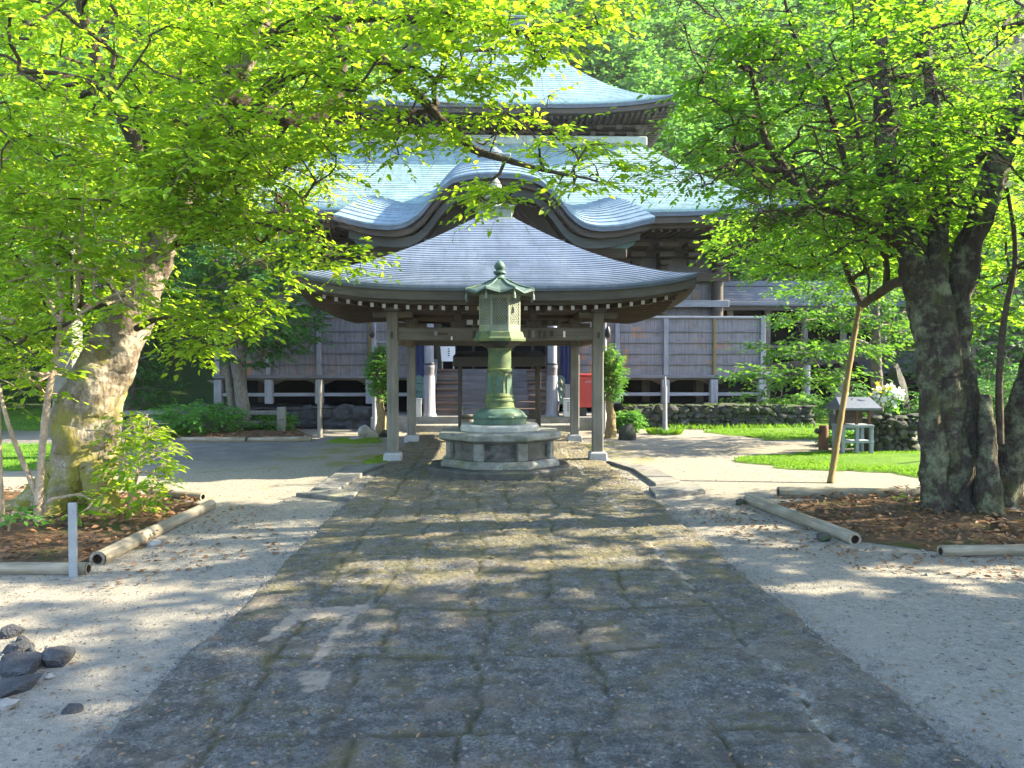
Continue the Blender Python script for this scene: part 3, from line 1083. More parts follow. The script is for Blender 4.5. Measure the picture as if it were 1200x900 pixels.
# posts
for sx in (-1, 1):
    for yy_p in (PY0, PY1):
        x = PCX + sx * HC
        pb = MB()
        pb.box(x - .088, x + .088, yy_p - .088, yy_p + .088, .14, 2.46)
        p_ = pb.build('post', M['pillar'], pav, bevel=.014)
        f_ = MB()
        f_.lathe(x, yy_p, [(.15, -.02), (.14, .12), (.125, .15)], 4, 0, True)
        f_.build('footing', M['wstone'], p_, bevel=.012)
        c_ = MB()
        c_.box(x - .13, x + .13, yy_p - .13, yy_p + .13, 2.46, 2.56)
        c_.box(x - .32, x + .32, yy_p - .06, yy_p + .06, 2.36, 2.455)
        c_.build('bracket', M['beamx'], p_, bevel=.01)
        i_ = MB()
        i_.box(x - .02, x + .02, yy_p - .1, yy_p - .07, 2.02, 2.12)
        i_.build('tie_end', M['black'], p_)
for yy_p in (PY0, PY1):
    b_ = MB(); b_.box(PCX - HC + .085, PCX + HC - .085, yy_p - .055, yy_p + .055, 1.99, 2.20)
    beam0 = b_.build('tie_beam', M['beamx'], pav, bevel=.01)
    b_ = MB(); b_.box(PCX - HC - .6, PCX + HC + .6, yy_p - .065, yy_p + .065, 2.56, 2.66)
    b_.build('purlin', M['dark'], pav, bevel=.01)
    if yy_p == PY0: FB = beam0
    for x in (PCX - .62, PCX + .62):
        b_ = MB()
        b_.box(x - .12, x + .12, yy_p - .05, yy_p + .05, 2.2, 2.3)
        b_.box(x - .06, x + .06, yy_p - .045, yy_p + .045, 2.3, 2.44)
        b_.box(x - .2, x + .2, yy_p - .05, yy_p + .05, 2.44, 2.56)
        b_.build('strut', M['darkz'], pav, bevel=.008)
for sx in (-1, 1):
    x = PCX + sx * HC
    b_ = MB(); b_.box(x - .055, x + .055, PY0 + .085, PY1 - .085, 1.95, 2.14)
    b_.build('tie_beam', M['beamy'], pav, bevel=.01)
    b_ = MB(); b_.box(x - .06, x + .06, PY0 - .6, PY1 + .6, 2.57, 2.67)
    b_.build('purlin', M['dark'], pav, bevel=.01)
# inner ceiling
b_ = MB(); b_.box(PCX - HC, PCX + HC, PY0, PY1, 2.62, 2.64)
b_.build('ceiling', M['dark'], pav)
# votive slips pasted on the front tie beam and on the board above it
rs = random.Random(3)
for x, z, w_, h_, dk in ((-.98, 2.10, .05, .07, 0), (-.86, 2.09, .16, .035, 1), (-.35, 2.08, .05, .13, 1), (-.27, 2.08, .05, .12, 0), (-.18, 2.08, .045, .13, 1), (-.10, 2.08, .05, .13, 1),
                         (-.02, 2.09, .045, .1, 0), (.55, 2.09, .045, .13, 1), (.62, 2.09, .045, .12, 0), (.72, 2.09, .05, .13, 1), (.80, 2.08, .04, .1, 1), (.92, 2.10, .06, .1, 1), (1.13, 2.09, .035, .1, 2), (1.34, 2.03, .03, .09, 3),
                         (-.72, 2.02, .025, .06, 2)):
    b_ = MB()
    b_.box(PCX + x - w_ / 2, PCX + x + w_ / 2, PY0 - .0615, PY0 - .0555, z - h_ / 2, z + h_ / 2)
    b_.build('paper_slip', [M['paper'] if dk == 2 else M['teal'] if dk == 3 else M['darkz'] if dk else M['grey']][0], FB)
pl_ = MB(); pl_.box(PCX - .55, PCX + 1.1, PY0 + .25, PY0 + .28, 2.24, 2.36)
plq = pl_.build('name_board', M['beamx'], pav, bevel=.006)
for i in range(9):
    x = PCX - .48 + i * .18
    b_ = MB(); b_.box(x, x + .1, PY0 + .243, PY0 + .2495, 2.26, 2.34)
    b_.build('paper_slip', M['paper'] if i in (0, 1) else M['darkz'], plq)

# ================================================================== LANTERN + PEDESTAL
LX, LY = .22, 11.7
ped = thing('stone_pedestal', 'octagonal carved granite pedestal under the green bronze lantern', 'pedestal', (LX, LY, 0))
b_ = MB(); b_.lathe(LX, LY, [(1.03, -.02), (1.03, .115), (.99, .13)], 8, 0, True)
b_.build('base_step', M['wet'], ped, bevel=.012)
b_ = MB(); b_.lathe(LX, LY, [(.85, .13), (.85, .19), (.81, .215), (.80, .235)], 8, 0, True)
b_.build('plinth', M['ped'], ped, bevel=.01)
b_ = MB(); b_.lathe(LX, LY, [(.72, .235), (.72, .49)], 8, 0, True)
b_.build('core', M['pedd'], ped)
for i in range(8):
    a = math.pi / 8 + i * math.pi / 4 - math.pi / 2
    rc = .755 / math.cos(math.pi / 8)
    cx_, cy_ = LX + math.cos(a) * (rc - .075), LY + math.sin(a) * (rc - .075)
    b_ = MB()
    b_.lathe(cx_, cy_, [(.075, .235), (.075, .49)], 4, a + math.pi / 4 + math.pi / 4 + math.pi / 2, True)
    b_.build('corner_post', M['ped'], ped, bevel=.012)
    a2 = i * math.pi / 4 - math.pi / 2
    d = Vector((math.cos(a2), math.sin(a2), 0)); t = Vector((-d.y, d.x, 0))
    b_ = MB()
    c0 = Vector((LX, LY, 0)) + d * .727
    for (u0, u1, v0, v1) in ((-.23, .23, .24, .265), (-.23, .23, .46, .485), (-.23, -.205, .265, .46), (.205, .23, .265, .46)):
        q = [c0 + t * u0, c0 + t * u1]
        vs = []
        for dd in (0, .022):
            for zz, uu in ((v0, u0), (v0, u1), (v1, u1), (v1, u0)):
                vs.append(c0 + t * uu + d * dd + Vector((0, 0, zz)))
        b_.add(vs, [(0, 3, 2, 1), (4, 5, 6, 7), (0, 1, 5, 4), (1, 2, 6, 5), (2, 3, 7, 6), (3, 0, 4, 7)])
    b_.build('panel', M['pedd'], ped, bevel=.004)
b_ = MB(); b_.lathe(LX, LY, [(.78, .49), (.845, .515), (.875, .53), (.875, .60), (.855, .62)], 8, 0, True)
b_.build('cap', M['ped'], ped, bevel=.01)
b_ = MB(); b_.lathe(LX, LY, [(.57, .62), (.57, .70), (.55, .715)], 8, 0, True)
b_.build('upper_slab', M['pedw'], ped, bevel=.01)

lan = thing('bronze_lantern', 'tall green bronze lantern with lattice fire box and jewel finial', 'lantern', (LX, LY, .715))
b_ = MB(); b_.lathe(LX, LY, [(.385, .715), (.385, .80), (.40, .81), (.40, .835), (.37, .845)], 8, 0, True)
b_.build('foot', M['verdt'], lan, bevel=.008)
b_ = MB()
prof = [(.37, .845), (.36, .87), (.31, .91), (.26, .935), (.235, .945)]
n = 48
vs, fs = [], []
for r_, z in prof:
    for j in range(n):
        q = 1 + .05 * abs(math.sin(j * math.pi / 6)) * (r_ > .25)
        vs.append((LX + math.cos(2 * math.pi * j / n) * r_ * q, LY + math.sin(2 * math.pi * j / n) * r_ * q, z))
for i in range(len(prof) - 1):
    for j in range(n):
        fs.append((i * n + j, i * n + (j + 1) % n, (i + 1) * n + (j + 1) % n, (i + 1) * n + j))
b_.add(vs, fs)
b_.build('lotus_base', M['verdt'], lan, smooth=50)
b_ = MB(); b_.lathe(LX, LY, [(.225, .94), (.23, .955), (.215, .97), (.21, 1.04), (.222, 1.05), (.222, 1.075), (.205, 1.085), (.20, 1.1), (.208, 1.12), (.208, 1.135), (.196, 1.15), (.19, 1.40),
                             (.178, 1.48), (.19, 1.495), (.19, 1.52), (.175, 1.535), (.168, 1.79), (.18, 1.80), (.18, 1.825)], 28)
sh = b_.build('shaft', M['verd'], lan, smooth=40)
b_ = MB()
b_.box(LX + .06, LX + .18, LY - .185, LY - .165, 1.455, 1.475)
b_.build('plate', M['black'], sh)
for a_, zz in ((-math.pi / 2, 1.3), (-math.pi / 4, 1.3), (-3 * math.pi / 4, 1.3), (0, 1.3), (math.pi, 1.3)):
    d = Vector((math.cos(a_), math.sin(a_), 0)); t = Vector((-d.y, d.x, 0))
    b_ = MB()
    vs = []
    for u, z in ((-.05, 1.17), (.05, 1.17), (.05, 1.38), (.03, 1.42), (0, 1.44), (-.03, 1.42), (-.05, 1.38)):
        vs.append(Vector((LX, LY, z)) + d * .197 + t * u)
    b_.add(vs, [tuple(range(7))])
    b_.add([v - d * .03 for v in vs] + vs, [(i, (i + 1) % 7, 7 + (i + 1) % 7, 7 + i) for i in range(7)])
    b_.build('inscription_panel', M['verdt'], sh)
b_ = MB(); b_.lathe(LX, LY, [(.18, 1.825), (.22, 1.845), (.30, 1.89), (.33, 1.925)], 8, 0, True)
b_.build('bowl', M['black'], lan)
b_ = MB(); b_.lathe(LX, LY, [(.375, 1.92), (.38, 1.965), (.37, 1.975), (.355, 1.98), (.335, 2.05), (.32, 2.065)], 8, 0, True)
b_.build('gallery', M['verd'], lan, bevel=.006)
fbx = MB(); fbx.lathe(LX, LY, [(.275, 2.06), (.275, 2.58)], 8, 0, True)
fb_o = fbx.build('fire_box', M['verdl'], lan)
for i in range(8):
    a = i * math.pi / 4 - math.pi / 2
    d = Vector((math.cos(a), math.sin(a), 0)); t = Vector((-d.y, d.x, 0))
    hw = .30 * math.tan(math.pi / 8)
    c0 = Vector((LX, LY, 0)) + d * .30
    fr = MB()

    def slat(u0, u1, z0, z1, th=.012, dd=0.0):
        q = c0 - d * dd
        vs = []
        for e in (0, th):
            for zz, uu in ((z0, u0), (z0, u1), (z1, u1), (z1, u0)):
                vs.append(q + t * uu - d * e + Vector((0, 0, zz)))
        fr.add(vs, [(0, 1, 2, 3), (4, 7, 6, 5), (0, 4, 5, 1), (1, 5, 6, 2), (2, 6, 7, 3), (3, 7, 4, 0)])
    slat(-hw, hw, 2.06, 2.16, .02)
    slat(-hw, hw, 2.545, 2.60, .02)
    slat(-hw, -hw + .022, 2.16, 2.545, .02)
    slat(hw - .022, hw, 2.16, 2.545, .02)
    f_ = fr.build('frame', M['verdf'], fb_o)
    la = MB()
    q0 = c0 - d * .012
    w0, zb, zt_ = hw - .022, 2.16, 2.545
    sp = .036
    for sg in (-1, 1):
        k_ = -40
        while k_ < 40:
            # line u = sg*(z-zb)*.75 + k*sp, clipped to the panel
            pts = []
            for stp in range(0, 40):
                pass
            zz0, zz1 = zb, zt_
            u0 = sg * 0 + k_ * sp
            sl_ = sg * .72
            # clip in z so that |u| < w0
            lo, hi = zz0, zz1
            za = (-w0 - u0) / sl_ + zb
            zc = (w0 - u0) / sl_ + zb
            lo = max(lo, min(za, zc)); hi = min(hi, max(za, zc))
            if hi - lo > .01:
                pa = q0 + t * (u0 + sl_ * (lo - zb)) + Vector((0, 0, lo))
                pb_ = q0 + t * (u0 + sl_ * (hi - zb)) + Vector((0, 0, hi))
                la.tube([pa, pb_], .0075, 4, cap=False)
            k_ += 1
    la.build('lattice', M['verdf'], fb_o)
    bk = MB()
    q1 = c0 - d * .021
    bk.add([q1 + t * (-w0) + Vector((0, 0, zb)), q1 + t * w0 + Vector((0, 0, zb)), q1 + t * w0 + Vector((0, 0, zt_)), q1 + t * (-w0) + Vector((0, 0, zt_))], [(0, 1, 2, 3)])
    bk.build('backing', M['black'], fb_o)
# roof: octagonal, corners turned up
b_ = MB()
n = 8
vs, fs = [], []
profr = [(.30, 2.60, 0), (.47, 2.585, .05), (.50, 2.60, .06), (.47, 2.635, .055), (.38, 2.68, .02), (.26, 2.735, .005), (.15, 2.80, 0), (.085, 2.84, 0)]
for r_, z, up in profr:
    for j in range(16):
        a = -math.pi / 2 + j * math.pi / 8
        cn = j % 2
        rr_ = r_ / math.cos(math.pi / 8) * 1.02 if cn else r_
        vs.append((LX + math.cos(a) * rr_, LY + math.sin(a) * rr_, z + (up if cn else 0)))
for i in range(len(profr) - 1):
    for j in range(16):
        fs.append((i * 16 + j, i * 16 + (j + 1) % 16, (i + 1) * 16 + (j + 1) % 16, (i + 1) * 16 + j))
b_.add(vs, fs)
lr = b_.build('roof', M['verdr'], lan)
for i in range(8):
    a = math.pi / 8 + i * math.pi / 4 - math.pi / 2
    c_, s_ = math.cos(a), math.sin(a)
    b_ = MB(); b_.tube([(LX + c_ * r_ * 1.09, LY + s_ * r_ * 1.09, z) for r_, z in ((.49, 2.67), (.46, 2.69), (.38, 2.71), (.26, 2.75), (.15, 2.81), (.08, 2.845))], [.018, .016, .014, .013, .012, .01], 6)
    b_.build('ridge', M['verdt'], lr, smooth=60)
    b_ = MB()
    x, y = LX + c_ * .525, LY + s_ * .525
    b_.tube([(x, y, 2.65), (x, y, 2.6)], .005, 4)
    b_.lathe(x, y, [(.022, 2.52), (.02, 2.57), (.013, 2.6), (.004, 2.61)], 8)
    b_.build('bell', M['verdl'], lr, smooth=40)
b_ = MB(); b_.lathe(LX, LY, [(.09, 2.83), (.1, 2.85), (.07, 2.87), (.06, 2.9), (.095, 2.93), (.09, 2.95), (.05, 2.965), (.075, 3.0), (.082, 3.03), (.06, 3.075), (.02, 3.11), (.004, 3.125)], 16)
b_.build('finial', M['verdt'], lr, smooth=50)

# ================================================================== HALL
HX = .25
VX0, VX1, VY = HX - 7.3, 7.5, 21.0
hall = thing('temple_hall', 'large two-tiered dark wooden temple hall with pale green copper roofs behind the pavilion', 'temple', (HX, 28, 0))
# lower roof
rf, pt, S = hip_roof(HX, 30.3, (4.75, 4.75), (8.5, 9.8), 8.75, 5.56, 1.3, .35, 40, 30, .02)
rl = rf.build('lower_roof', M['roofh'], hall, smooth=22)
eb = MB()
eave_band(eb, pt, S, 'flr', .004, -.02, -.13, .1)
eb.build('eave_edge', M['navyedge'], rl, smooth=40)
fb = MB()
eave_band(fb, pt, S, 'flr', .06, -.12, -.30, .25)
eave_band(fb, pt, S, 'flr', .28, -.30, -.40, .2)
soffit(fb, pt, S, 'flr', .45, -.38, HX, 30.3, (6.9, 7.2), 5.3)
fb.build('lower_eave', M['dark'], hall)
rb = MB()
for i in range(70):
    s = -.97 + 1.94 * i / 69
    a = Vector(pt('f', s, 1, -.42, .42))
    rb.beam(a, (a.x, a.y + 2.0, a.z + .12), .07, .09)
tag(rb.build('rafter_row', M['dark'], hall), kind='stuff')
# upper roof
rf, pt2, S2 = hip_roof(HX, 30.3, (1.1, .35), (5.75, 5.85), 14.2, 9.62, 1.4, .38, 40, 26, .02)
ru = rf.build('upper_roof', M['roofh'], hall, smooth=22)
eb = MB()
eave_band(eb, pt2, S2, 'fblr', .004, -.02, -.13, .1)
eb.build('eave_edge', M['navyedge'], ru, smooth=40)
b_ = MB(); b_.box(HX - 1.4, HX + 1.4, 30.0, 30.6, 14.15, 14.6); b_.box(HX - 1.5, HX + 1.5, 29.9, 30.7, 14.6, 14.7)
b_.build('ridge', M['roofe'], ru, bevel=.03)
fb = MB()
eave_band(fb, pt2, S2, 'fblr', .06, -.12, -.28, .25)
soffit(fb, pt2, S2, 'fblr', .3, -.28, HX, 30.3, (4.6, 4.7), 9.3)
fb.build('upper_eave', M['dark'], hall)
rb = MB()
for i in range(56):
    s = -.96 + 1.92 * i / 55
    a = Vector(pt2('f', s, 1, -.34, .22))
    rb.beam(a, (a.x, a.y + .9, a.z - .08), .07, .09)
    a = Vector(pt2('r', s, 1, -.34, .22))
    rb.beam(a, (a.x - .9, a.y, a.z - .08), .07, .09)
tag(rb.build('rafter_row', M['dark'], hall), kind='stuff')
uw = MB()
uw.box(HX - 4.3, HX + 4.3, 26.0, 34.6, 8.6, 9.35)
uw.build('upper_wall', M['darkz'], hall)
ub = MB()
for i, (q, z) in enumerate(((4.45, 8.98), (4.7, 9.12), (4.95, 9.26))):
    ub.box(HX - q, HX + q, 30.3 - q, 30.3 + q, z - .06, z)
    nblk = 16
    for j in range(nblk):
        x = HX - q + (2 * q) * (j + .5) / nblk
        ub.box(x - .09, x + .09, 30.3 - q - .1, 30.3 - q + .02, z - .14, z - .015)
        y = 30.3 - q + (2 * q) * (j + .5) / nblk
        ub.box(HX + q - .02, HX + q + .1, y - .09, y + .09, z - .14, z - .015)
ub.build('bracket_tier', M['darkz'], hall)
b_ = MB(); b_.box(HX - 4.95, HX + 4.95, 25.35, 25.75, 8.62, 8.92)
b_.build('ridge_band', M['band'], hall, bevel=.03)
# main wall
mw = MB(); mw.box(HX - 6.6, HX + 6.6, 23.3, 36, .6, 5.4)
mw.build('wall', M['boardg'], hall)
for i in range(9):
    x = HX - 6.6 + 13.2 * i / 8
    b_ = MB(); b_.lathe(x, 23.2, [(.17, 1.35), (.17, 5.0)], 12)
    b_.build('column', M['darkz'], hall, smooth=40)
for z0, z1, mt in ((4.05, 4.3, 'dark'), (3.3, 3.5, 'greyx'), (4.75, 4.95, 'dark'), (2.9, 3.0, 'dark')):
    b_ = MB(); b_.box(HX - 6.9, HX + 6.9, 23.02, 23.1, z0, z1)
    b_.build('lintel', M[mt], hall, bevel=.01)
bb = MB()
for i in range(17):
    x = HX - 6.6 + 13.2 * i / 16
    for q, (dy, z0) in enumerate(((.0, 4.5), (.25, 4.7), (.5, 4.95))):
        bb.box(x - .13 - .08 * q, x + .13 + .08 * q, 23.0 - dy - .2, 23.05, z0, z0 + .14)
bb.build('bracket_row', M['darkz'], hall, bevel=.01)
# pale papers under the eaves at the right
for x, z in ((3.9, 4.2), (4.15, 4.02), (5.0, 4.1)):
    b_ = MB(); b_.box(HX + x, HX + x + .14, 22.93, 22.96, z, z + .16)
    b_.build('paper_slip', M['rockl'], hall)
# veranda ------------------------------------------------------------------
fl = MB(); fl.box(VX0, VX1, VY + .02, 23.3, 1.20, 1.32)
fl.build('veranda_floor', M['beamx'], hall)
SX0, SX1 = HX - 1.62, HX + 1.62
for x0, x1 in ((VX0, SX0 - .25), (SX1 + .25, VX1)):
    b_ = MB(); b_.box(x0, x1, VY - .03, VY + .02, 1.34, 2.84)
    pan = b_.build('veranda_panel', M['board'], hall)
    for z in (1.62, 1.91, 2.20, 2.49):
        b_ = MB(); b_.box(x0, x1, VY - .065, VY - .032, z - .016, z + .016)
        b_.build('batten', M['batten'], pan, bevel=.004)
    b_ = MB(); b_.box(x0 - .03, x1 + .05, VY - .1, VY + .1, 2.84, 2.90)
    b_.build('coping', M['greyx'], pan, bevel=.008)
    b_ = MB(); b_.box(x0 - .03, x1 + .1, VY - .1, VY + .05, 1.25, 1.34)
    b_.build('sill_beam', M['batten'], pan, bevel=.01)
    nb = 5
    for i in range(nb):
        x = x0 + .09 + (x1 - x0 - .18) * i / (nb - 1)
        wide = .06 if i != 3 else .035
        b_ = MB(); b_.box(x - wide, x + wide, VY - .095, VY - .034, 1.342, 2.838)
        b_.build('stud', M['grey'] if i != 3 else M['bamboo'], pan, bevel=.006)
        b_ = MB(); b_.box(x - .10, x + .10, VY - .08, VY + .12, .58, 1.218)
        pst = b_.build('veranda_post', M['grey'], hall, bevel=.014)
        b_ = MB(); b_.add([(x - .36, VY + .16, 1.195), (x + .36, VY + .16, 1.195), (x + .36, VY + .24, 1.195), (x - .36, VY + .24, 1.195), (x - .1, VY + .16, 1.08), (x + .1, VY + .16, 1.08), (x + .1, VY + .24, 1.08), (x - .1, VY + .24, 1.08)],
                          [(0, 1, 5, 4), (1, 2, 6, 5), (2, 3, 7, 6), (3, 0, 4, 7), (4, 5, 6, 7), (3, 2, 1, 0)])
        b_.build('bracket', M['beamx'], pst)
    b_ = MB(); b_.box(x0, x1, VY - .03, VY + .03, .78, .87)
    b_.build('ground_rail', M['greyx'], hall, bevel=.008)
b_ = MB(); b_.box(VX1 - .02, VX1 + .45, VY - .06, VY + .08, 1.24, 1.42)
b_.build('beam_end', M['grey'], hall, bevel=.01)
b_ = MB(); b_.box(VX1 - .06, VX1 - .03, VY + .05, 23.3, 1.34, 2.84)
b_.build('veranda_panel', M['board'], hall)
# inner supports, and a black sheet standing in for the shade under the veranda
for x in np.arange(VX0 + .8, VX1, 1.55):
    if SX0 - .2 < x < SX1 + .2: continue
    b_ = MB(); b_.box(x - .11, x + .11, 22.5, 22.72, .55, 1.2)
    b_.build('pier', M['darkz'], hall)
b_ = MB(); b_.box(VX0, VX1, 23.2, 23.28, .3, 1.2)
b_.build('underfloor_shade', M['void'], hall)
# entrance: dark doors and navy curtains
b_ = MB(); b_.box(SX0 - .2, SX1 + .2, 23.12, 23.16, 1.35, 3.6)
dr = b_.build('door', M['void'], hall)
for i in range(7):
    x = SX0 - .1 + (SX1 - SX0 + .2) * i / 6
    b_ = MB(); b_.box(x - .04, x + .04, 23.07, 23.115, 1.4, 3.3)
    b_.build('stile', M['darkz'], dr)
for x0, x1 in ((SX0 - .62, SX0 - .05), (SX1 + .1, SX1 + .48)):
    b_ = MB()
    nseg = 12
    vs = []
    for z in (1.1, 2.35):
        for i in range(nseg + 1):
            vs.append((x0 + (x1 - x0) * i / nseg, 20.7 + .03 * math.sin(i * 1.7), z))
    b_.add(vs, [(i, i + 1, nseg + 2 + i, nseg + 1 + i) for i in range(nseg)])
    b_.build('curtain', M['navy'], hall, smooth=60)
# stairs
for i in range(7):
    z = .34 + .165 * (i + 1)
    y = 19.95 + .22 * i
    b_ = MB(); b_.box(SX0 + .1, SX1 - .1, y - .04, y + .26, z - .055, z)
    b_.build('stair_tread', M['tread'], hall, bevel=.008)
    b_ = MB(); b_.box(SX0 + .12, SX1 - .12, y + .02, y + .05, z - .165, z - .057)
    b_.build('stair_riser', M['riser'], hall)
    b_ = MB(); b_.box(-.62, 1.12, y - .046, y + .016, z - .16, z - .004)
    b_.build('stair_front', M['riserg'], hall)
for x in (SX0 + .05, SX1 - .05):
    b_ = MB(); b_.beam((x, 19.85, .55), (x, 21.5, 1.65), .09, .3)
    b_.build('stringer', M['grey'], hall, bevel=.01)
# stone steps and platform
b_ = MB(); b_.box(HX - 3.0, HX + 2.75, 19.2, 21.4, -.02, .34)
b_.build('platform', M['step'], hall, bevel=.02)
b_ = MB(); b_.box(HX - 1.95, HX + 1.95, 18.75, 19.197, -.02, .18)
b_.build('stone_step', M['step'], hall, bevel=.02)
# portico pillars with metal sheath and dark band
for x in (HX - 1.61, HX + 1.41):
    b_ = MB(); b_.lathe(x, 19.5, [(.115, 1.62), (.115, 4.6)], 16)
    c_ = b_.build('portico_pillar', M['grey'], hall, smooth=40)
    b_ = MB(); b_.lathe(x, 19.5, [(.19, .34), (.17, .40), (.15, .43), (.135, 1.30), (.125, 1.34)], 16)
    b_.build('sheath', M['grey'], c_, smooth=40)
    b_ = MB(); b_.lathe(x, 19.5, [(.122, 1.342), (.126, 1.5), (.135, 1.52), (.135, 1.58), (.12, 1.6)], 16)
    b_.build('band', M['batten'], c_, smooth=40)
    b_ = MB(); b_.lathe(x, 19.5, [(.14, 1.602), (.14, 1.64)], 16)
    b_.build('ring', M['black'], c_, smooth=40)
# carved panels beside the stairs
for x in (SX0 - .31, SX1 + .07):
    b_ = MB()
    n = 14
    pts = [(x - .125, .6), (x + .125, .6), (x + .125, 1.2)] + [(x + .125 * math.cos(math.pi * i / 8), 1.2 + .14 * math.sin(math.pi * i / 8)) for i in range(1, 8)] + [(x - .125, 1.2)]
    k_ = len(pts)
    b_.add([(p[0], 20.3, p[1]) for p in pts] + [(p[0], 20.36, p[1]) for p in pts],
           [tuple(range(k_)), tuple(range(2 * k_ - 1, k_ - 1, -1))] + [(i, k_ + i, k_ + (i + 1) % k_, (i + 1) % k_) for i in range(k_)])
    for i in range(3):
        b_.lathe(x, 20.3, [(.04 + .02 * i, .75 + .2 * i), (.015, .83 + .2 * i)], 10)
    b_.build('carved_panel', M['teal'], hall)
# portico roof: cusped gable
KY0 = 18.15


_ka = np.linspace(0, 1.3, 131)
_kd = np.interp(_ka, [0, .15, .28, .38, .47, .56, .66, .80, 1.0, 1.3], [0, .03, .14, .48, .92, 1.15, 1.21, 1.17, .99, .62])
_kp = np.concatenate([_kd[10:0:-1], _kd])
_kd = np.convolve(_kp, np.hanning(15) / np.hanning(15).sum(), 'same')[10:]


def kz(u):
    # u in -1..1 across; cusped profile
    return 5.97 - float(np.interp(abs(u), _ka, _kd))


def krise(d):
    return 1.3 * (1 - math.exp(-d / 2.3)) / (1 - math.exp(-5 / 2.3))


KW = 3.66


def kw_at(d):
    return KW * (1 - .20 * (1 - math.exp(-d / 1.6)))


us = [-1 + 2 * i / 96 for i in range(97)]
kr = MB()
dep = 26
lines = []
for j in range(dep):
    d0, d1 = 5.0 * j / dep, 5.0 * (j + 1) / dep
    lines.append([(HX + u * kw_at(d0), KY0 + d0, kz(u) + krise(d0) + .025) for u in us])
    lines.append([(HX + u * kw_at(d1), KY0 + d1, kz(u) + krise(d1)) for u in us])
k_ = len(us)
vs = [(HX + u * KW, KY0, kz(u) - .015) for u in us] + [q for l in lines for q in l]
L_ = len(lines) + 1
kr.add(vs, [(j * k_ + i, j * k_ + i + 1, (j + 1) * k_ + i + 1, (j + 1) * k_ + i) for j in range(L_ - 1) for i in range(k_ - 1)])
kro = kr.build('portico_roof', M['roofk'], hall, smooth=25)
# bargeboards: three stepped curved boards
kb = MB()


def curve_board(m_, y0, y1, zt_, zb_, wid_, mi=0):
    n_ = len(us)
    vs = []
    for y in (y0, y1):
        for dz in (zt_, zb_):
            vs += [(HX + u * wid_, y, kz(u) + dz + (0)) for u in us]
    f = []
    for i in range(n_ - 1):
        a, b, c, d_ = i, n_ + i, 2 * n_ + i, 3 * n_ + i
        f += [(a, b, b + 1, a + 1), (b, d_, d_ + 1, b + 1), (d_, c, c + 1, d_ + 1), (c, a, a + 1, c + 1)]
    m_.add(vs, f, mi)


curve_board(kb, KY0 + .01, KY0 + .35, -.012, -.11, KW - .005)
kb.build('edge_board', M['navyedge'], kro)
kb = MB()
curve_board(kb, KY0 + .14, KY0 + .4, -.11, -.24, KW - .1)
kb.build('inner_board', M['dark'], kro)
kb = MB()
curve_board(kb, KY0 + .32, KY0 + .42, -.24, -.46, KW - .28)
kb.build('bargeboard', M['barge'], kro)
kb = MB()
n_ = len(us)
vs = [(HX + u * (KW - .3), KY0 + .42, kz(u) - .28) for u in us] + [(HX + u * (KW - .3), 22.9, kz(u) - .28) for u in us]
kb.add(vs, [(i, n_ + i, n_ + i + 1, i + 1) for i in range(n_ - 1)])
kb.build('portico_ceiling', M['dark'], kro)
# dark gable filling, beams, carved pendant
kg = MB()
vs = [(HX + u * (KW - .4), KY0 + 1.25, kz(u) - .3) for u in us] + [(HX + u * (KW - .4), KY0 + 1.25, 4.35) for u in us]
kg.add(vs, [(i, i + 1, n_ + i + 1, n_ + i) for i in range(n_ - 1)])
kg.build('gable_wall', M['darkz'], hall)
for z0, z1, w_, y in ((4.2, 4.5, 3.2, KY0 + 1.05), (3.75, 3.98, 2.2, KY0 + 1.1)):
    b_ = MB(); b_.box(HX - w_, HX + w_, y, y + .2, z0, z1)
    b_.build('portico_beam', M['dark'], hall, bevel=.02)
b_ = MB()
for i in range(22):
    x = HX - 3.1 + 6.2 * i / 21
    b_.box(x - .05, x + .05, KY0 + .85, KY0 + 1.2, 4.5, 4.6)
b_.build('block_row', M['pillar'], hall)
for sx in (-1, 1):
    b_ = MB()
    x = HX + sx * 2.95
    pts = [(x - .38, 4.64), (x + .38, 4.66), (x + .34, 4.46), (x + .16, 4.34), (x - .2, 4.36), (x - .36, 4.5)]
    b_.add([(p[0], KY0 + .5, p[1]) for p in pts] + [(p[0], KY0 + .62, p[1]) for p in pts], [tuple(reversed(range(6))), tuple(range(6, 12))] + [(i, (i + 1) % 6, 6 + (i + 1) % 6, 6 + i) for i in range(6)])
    b_.build('carved_end', M['teal'], hall)
b_ = MB()
pts = [(-.5, 5.3), (-.3, 5.12), (-.12, 5.1), (0, 4.95), (.12, 5.1), (.3, 5.12), (.5, 5.3), (.2, 5.42), (0, 5.4), (-.2, 5.42)]
n2 = len(pts)
b_.add([(HX + p[0], KY0 + .24, p[1]) for p in pts] + [(HX + p[0], KY0 + .3, p[1]) for p in pts], [tuple(range(n2)), tuple(range(2 * n2 - 1, n2 - 1, -1))] + [(i, n2 + i, n2 + (i + 1) % n2, (i + 1) % n2) for i in range(n2)])
b_.build('pendant', M['dark'], hall)
# crest ornament
b_ = MB(); b_.box(HX - .35, HX + .35, KY0 + 3.2, KY0 + 3.5, 6.95, 7.2); b_.box(HX - .45, HX + .45, KY0 + 3.15, KY0 + 3.55, 7.2, 7.27)
b_.lathe(HX, KY0 + 3.35, [(.24, 7.27), (.22, 7.34), (.1, 7.42), (.04, 7.5)], 10)
b_.build('crest', M['roofe'], kro, bevel=.02)

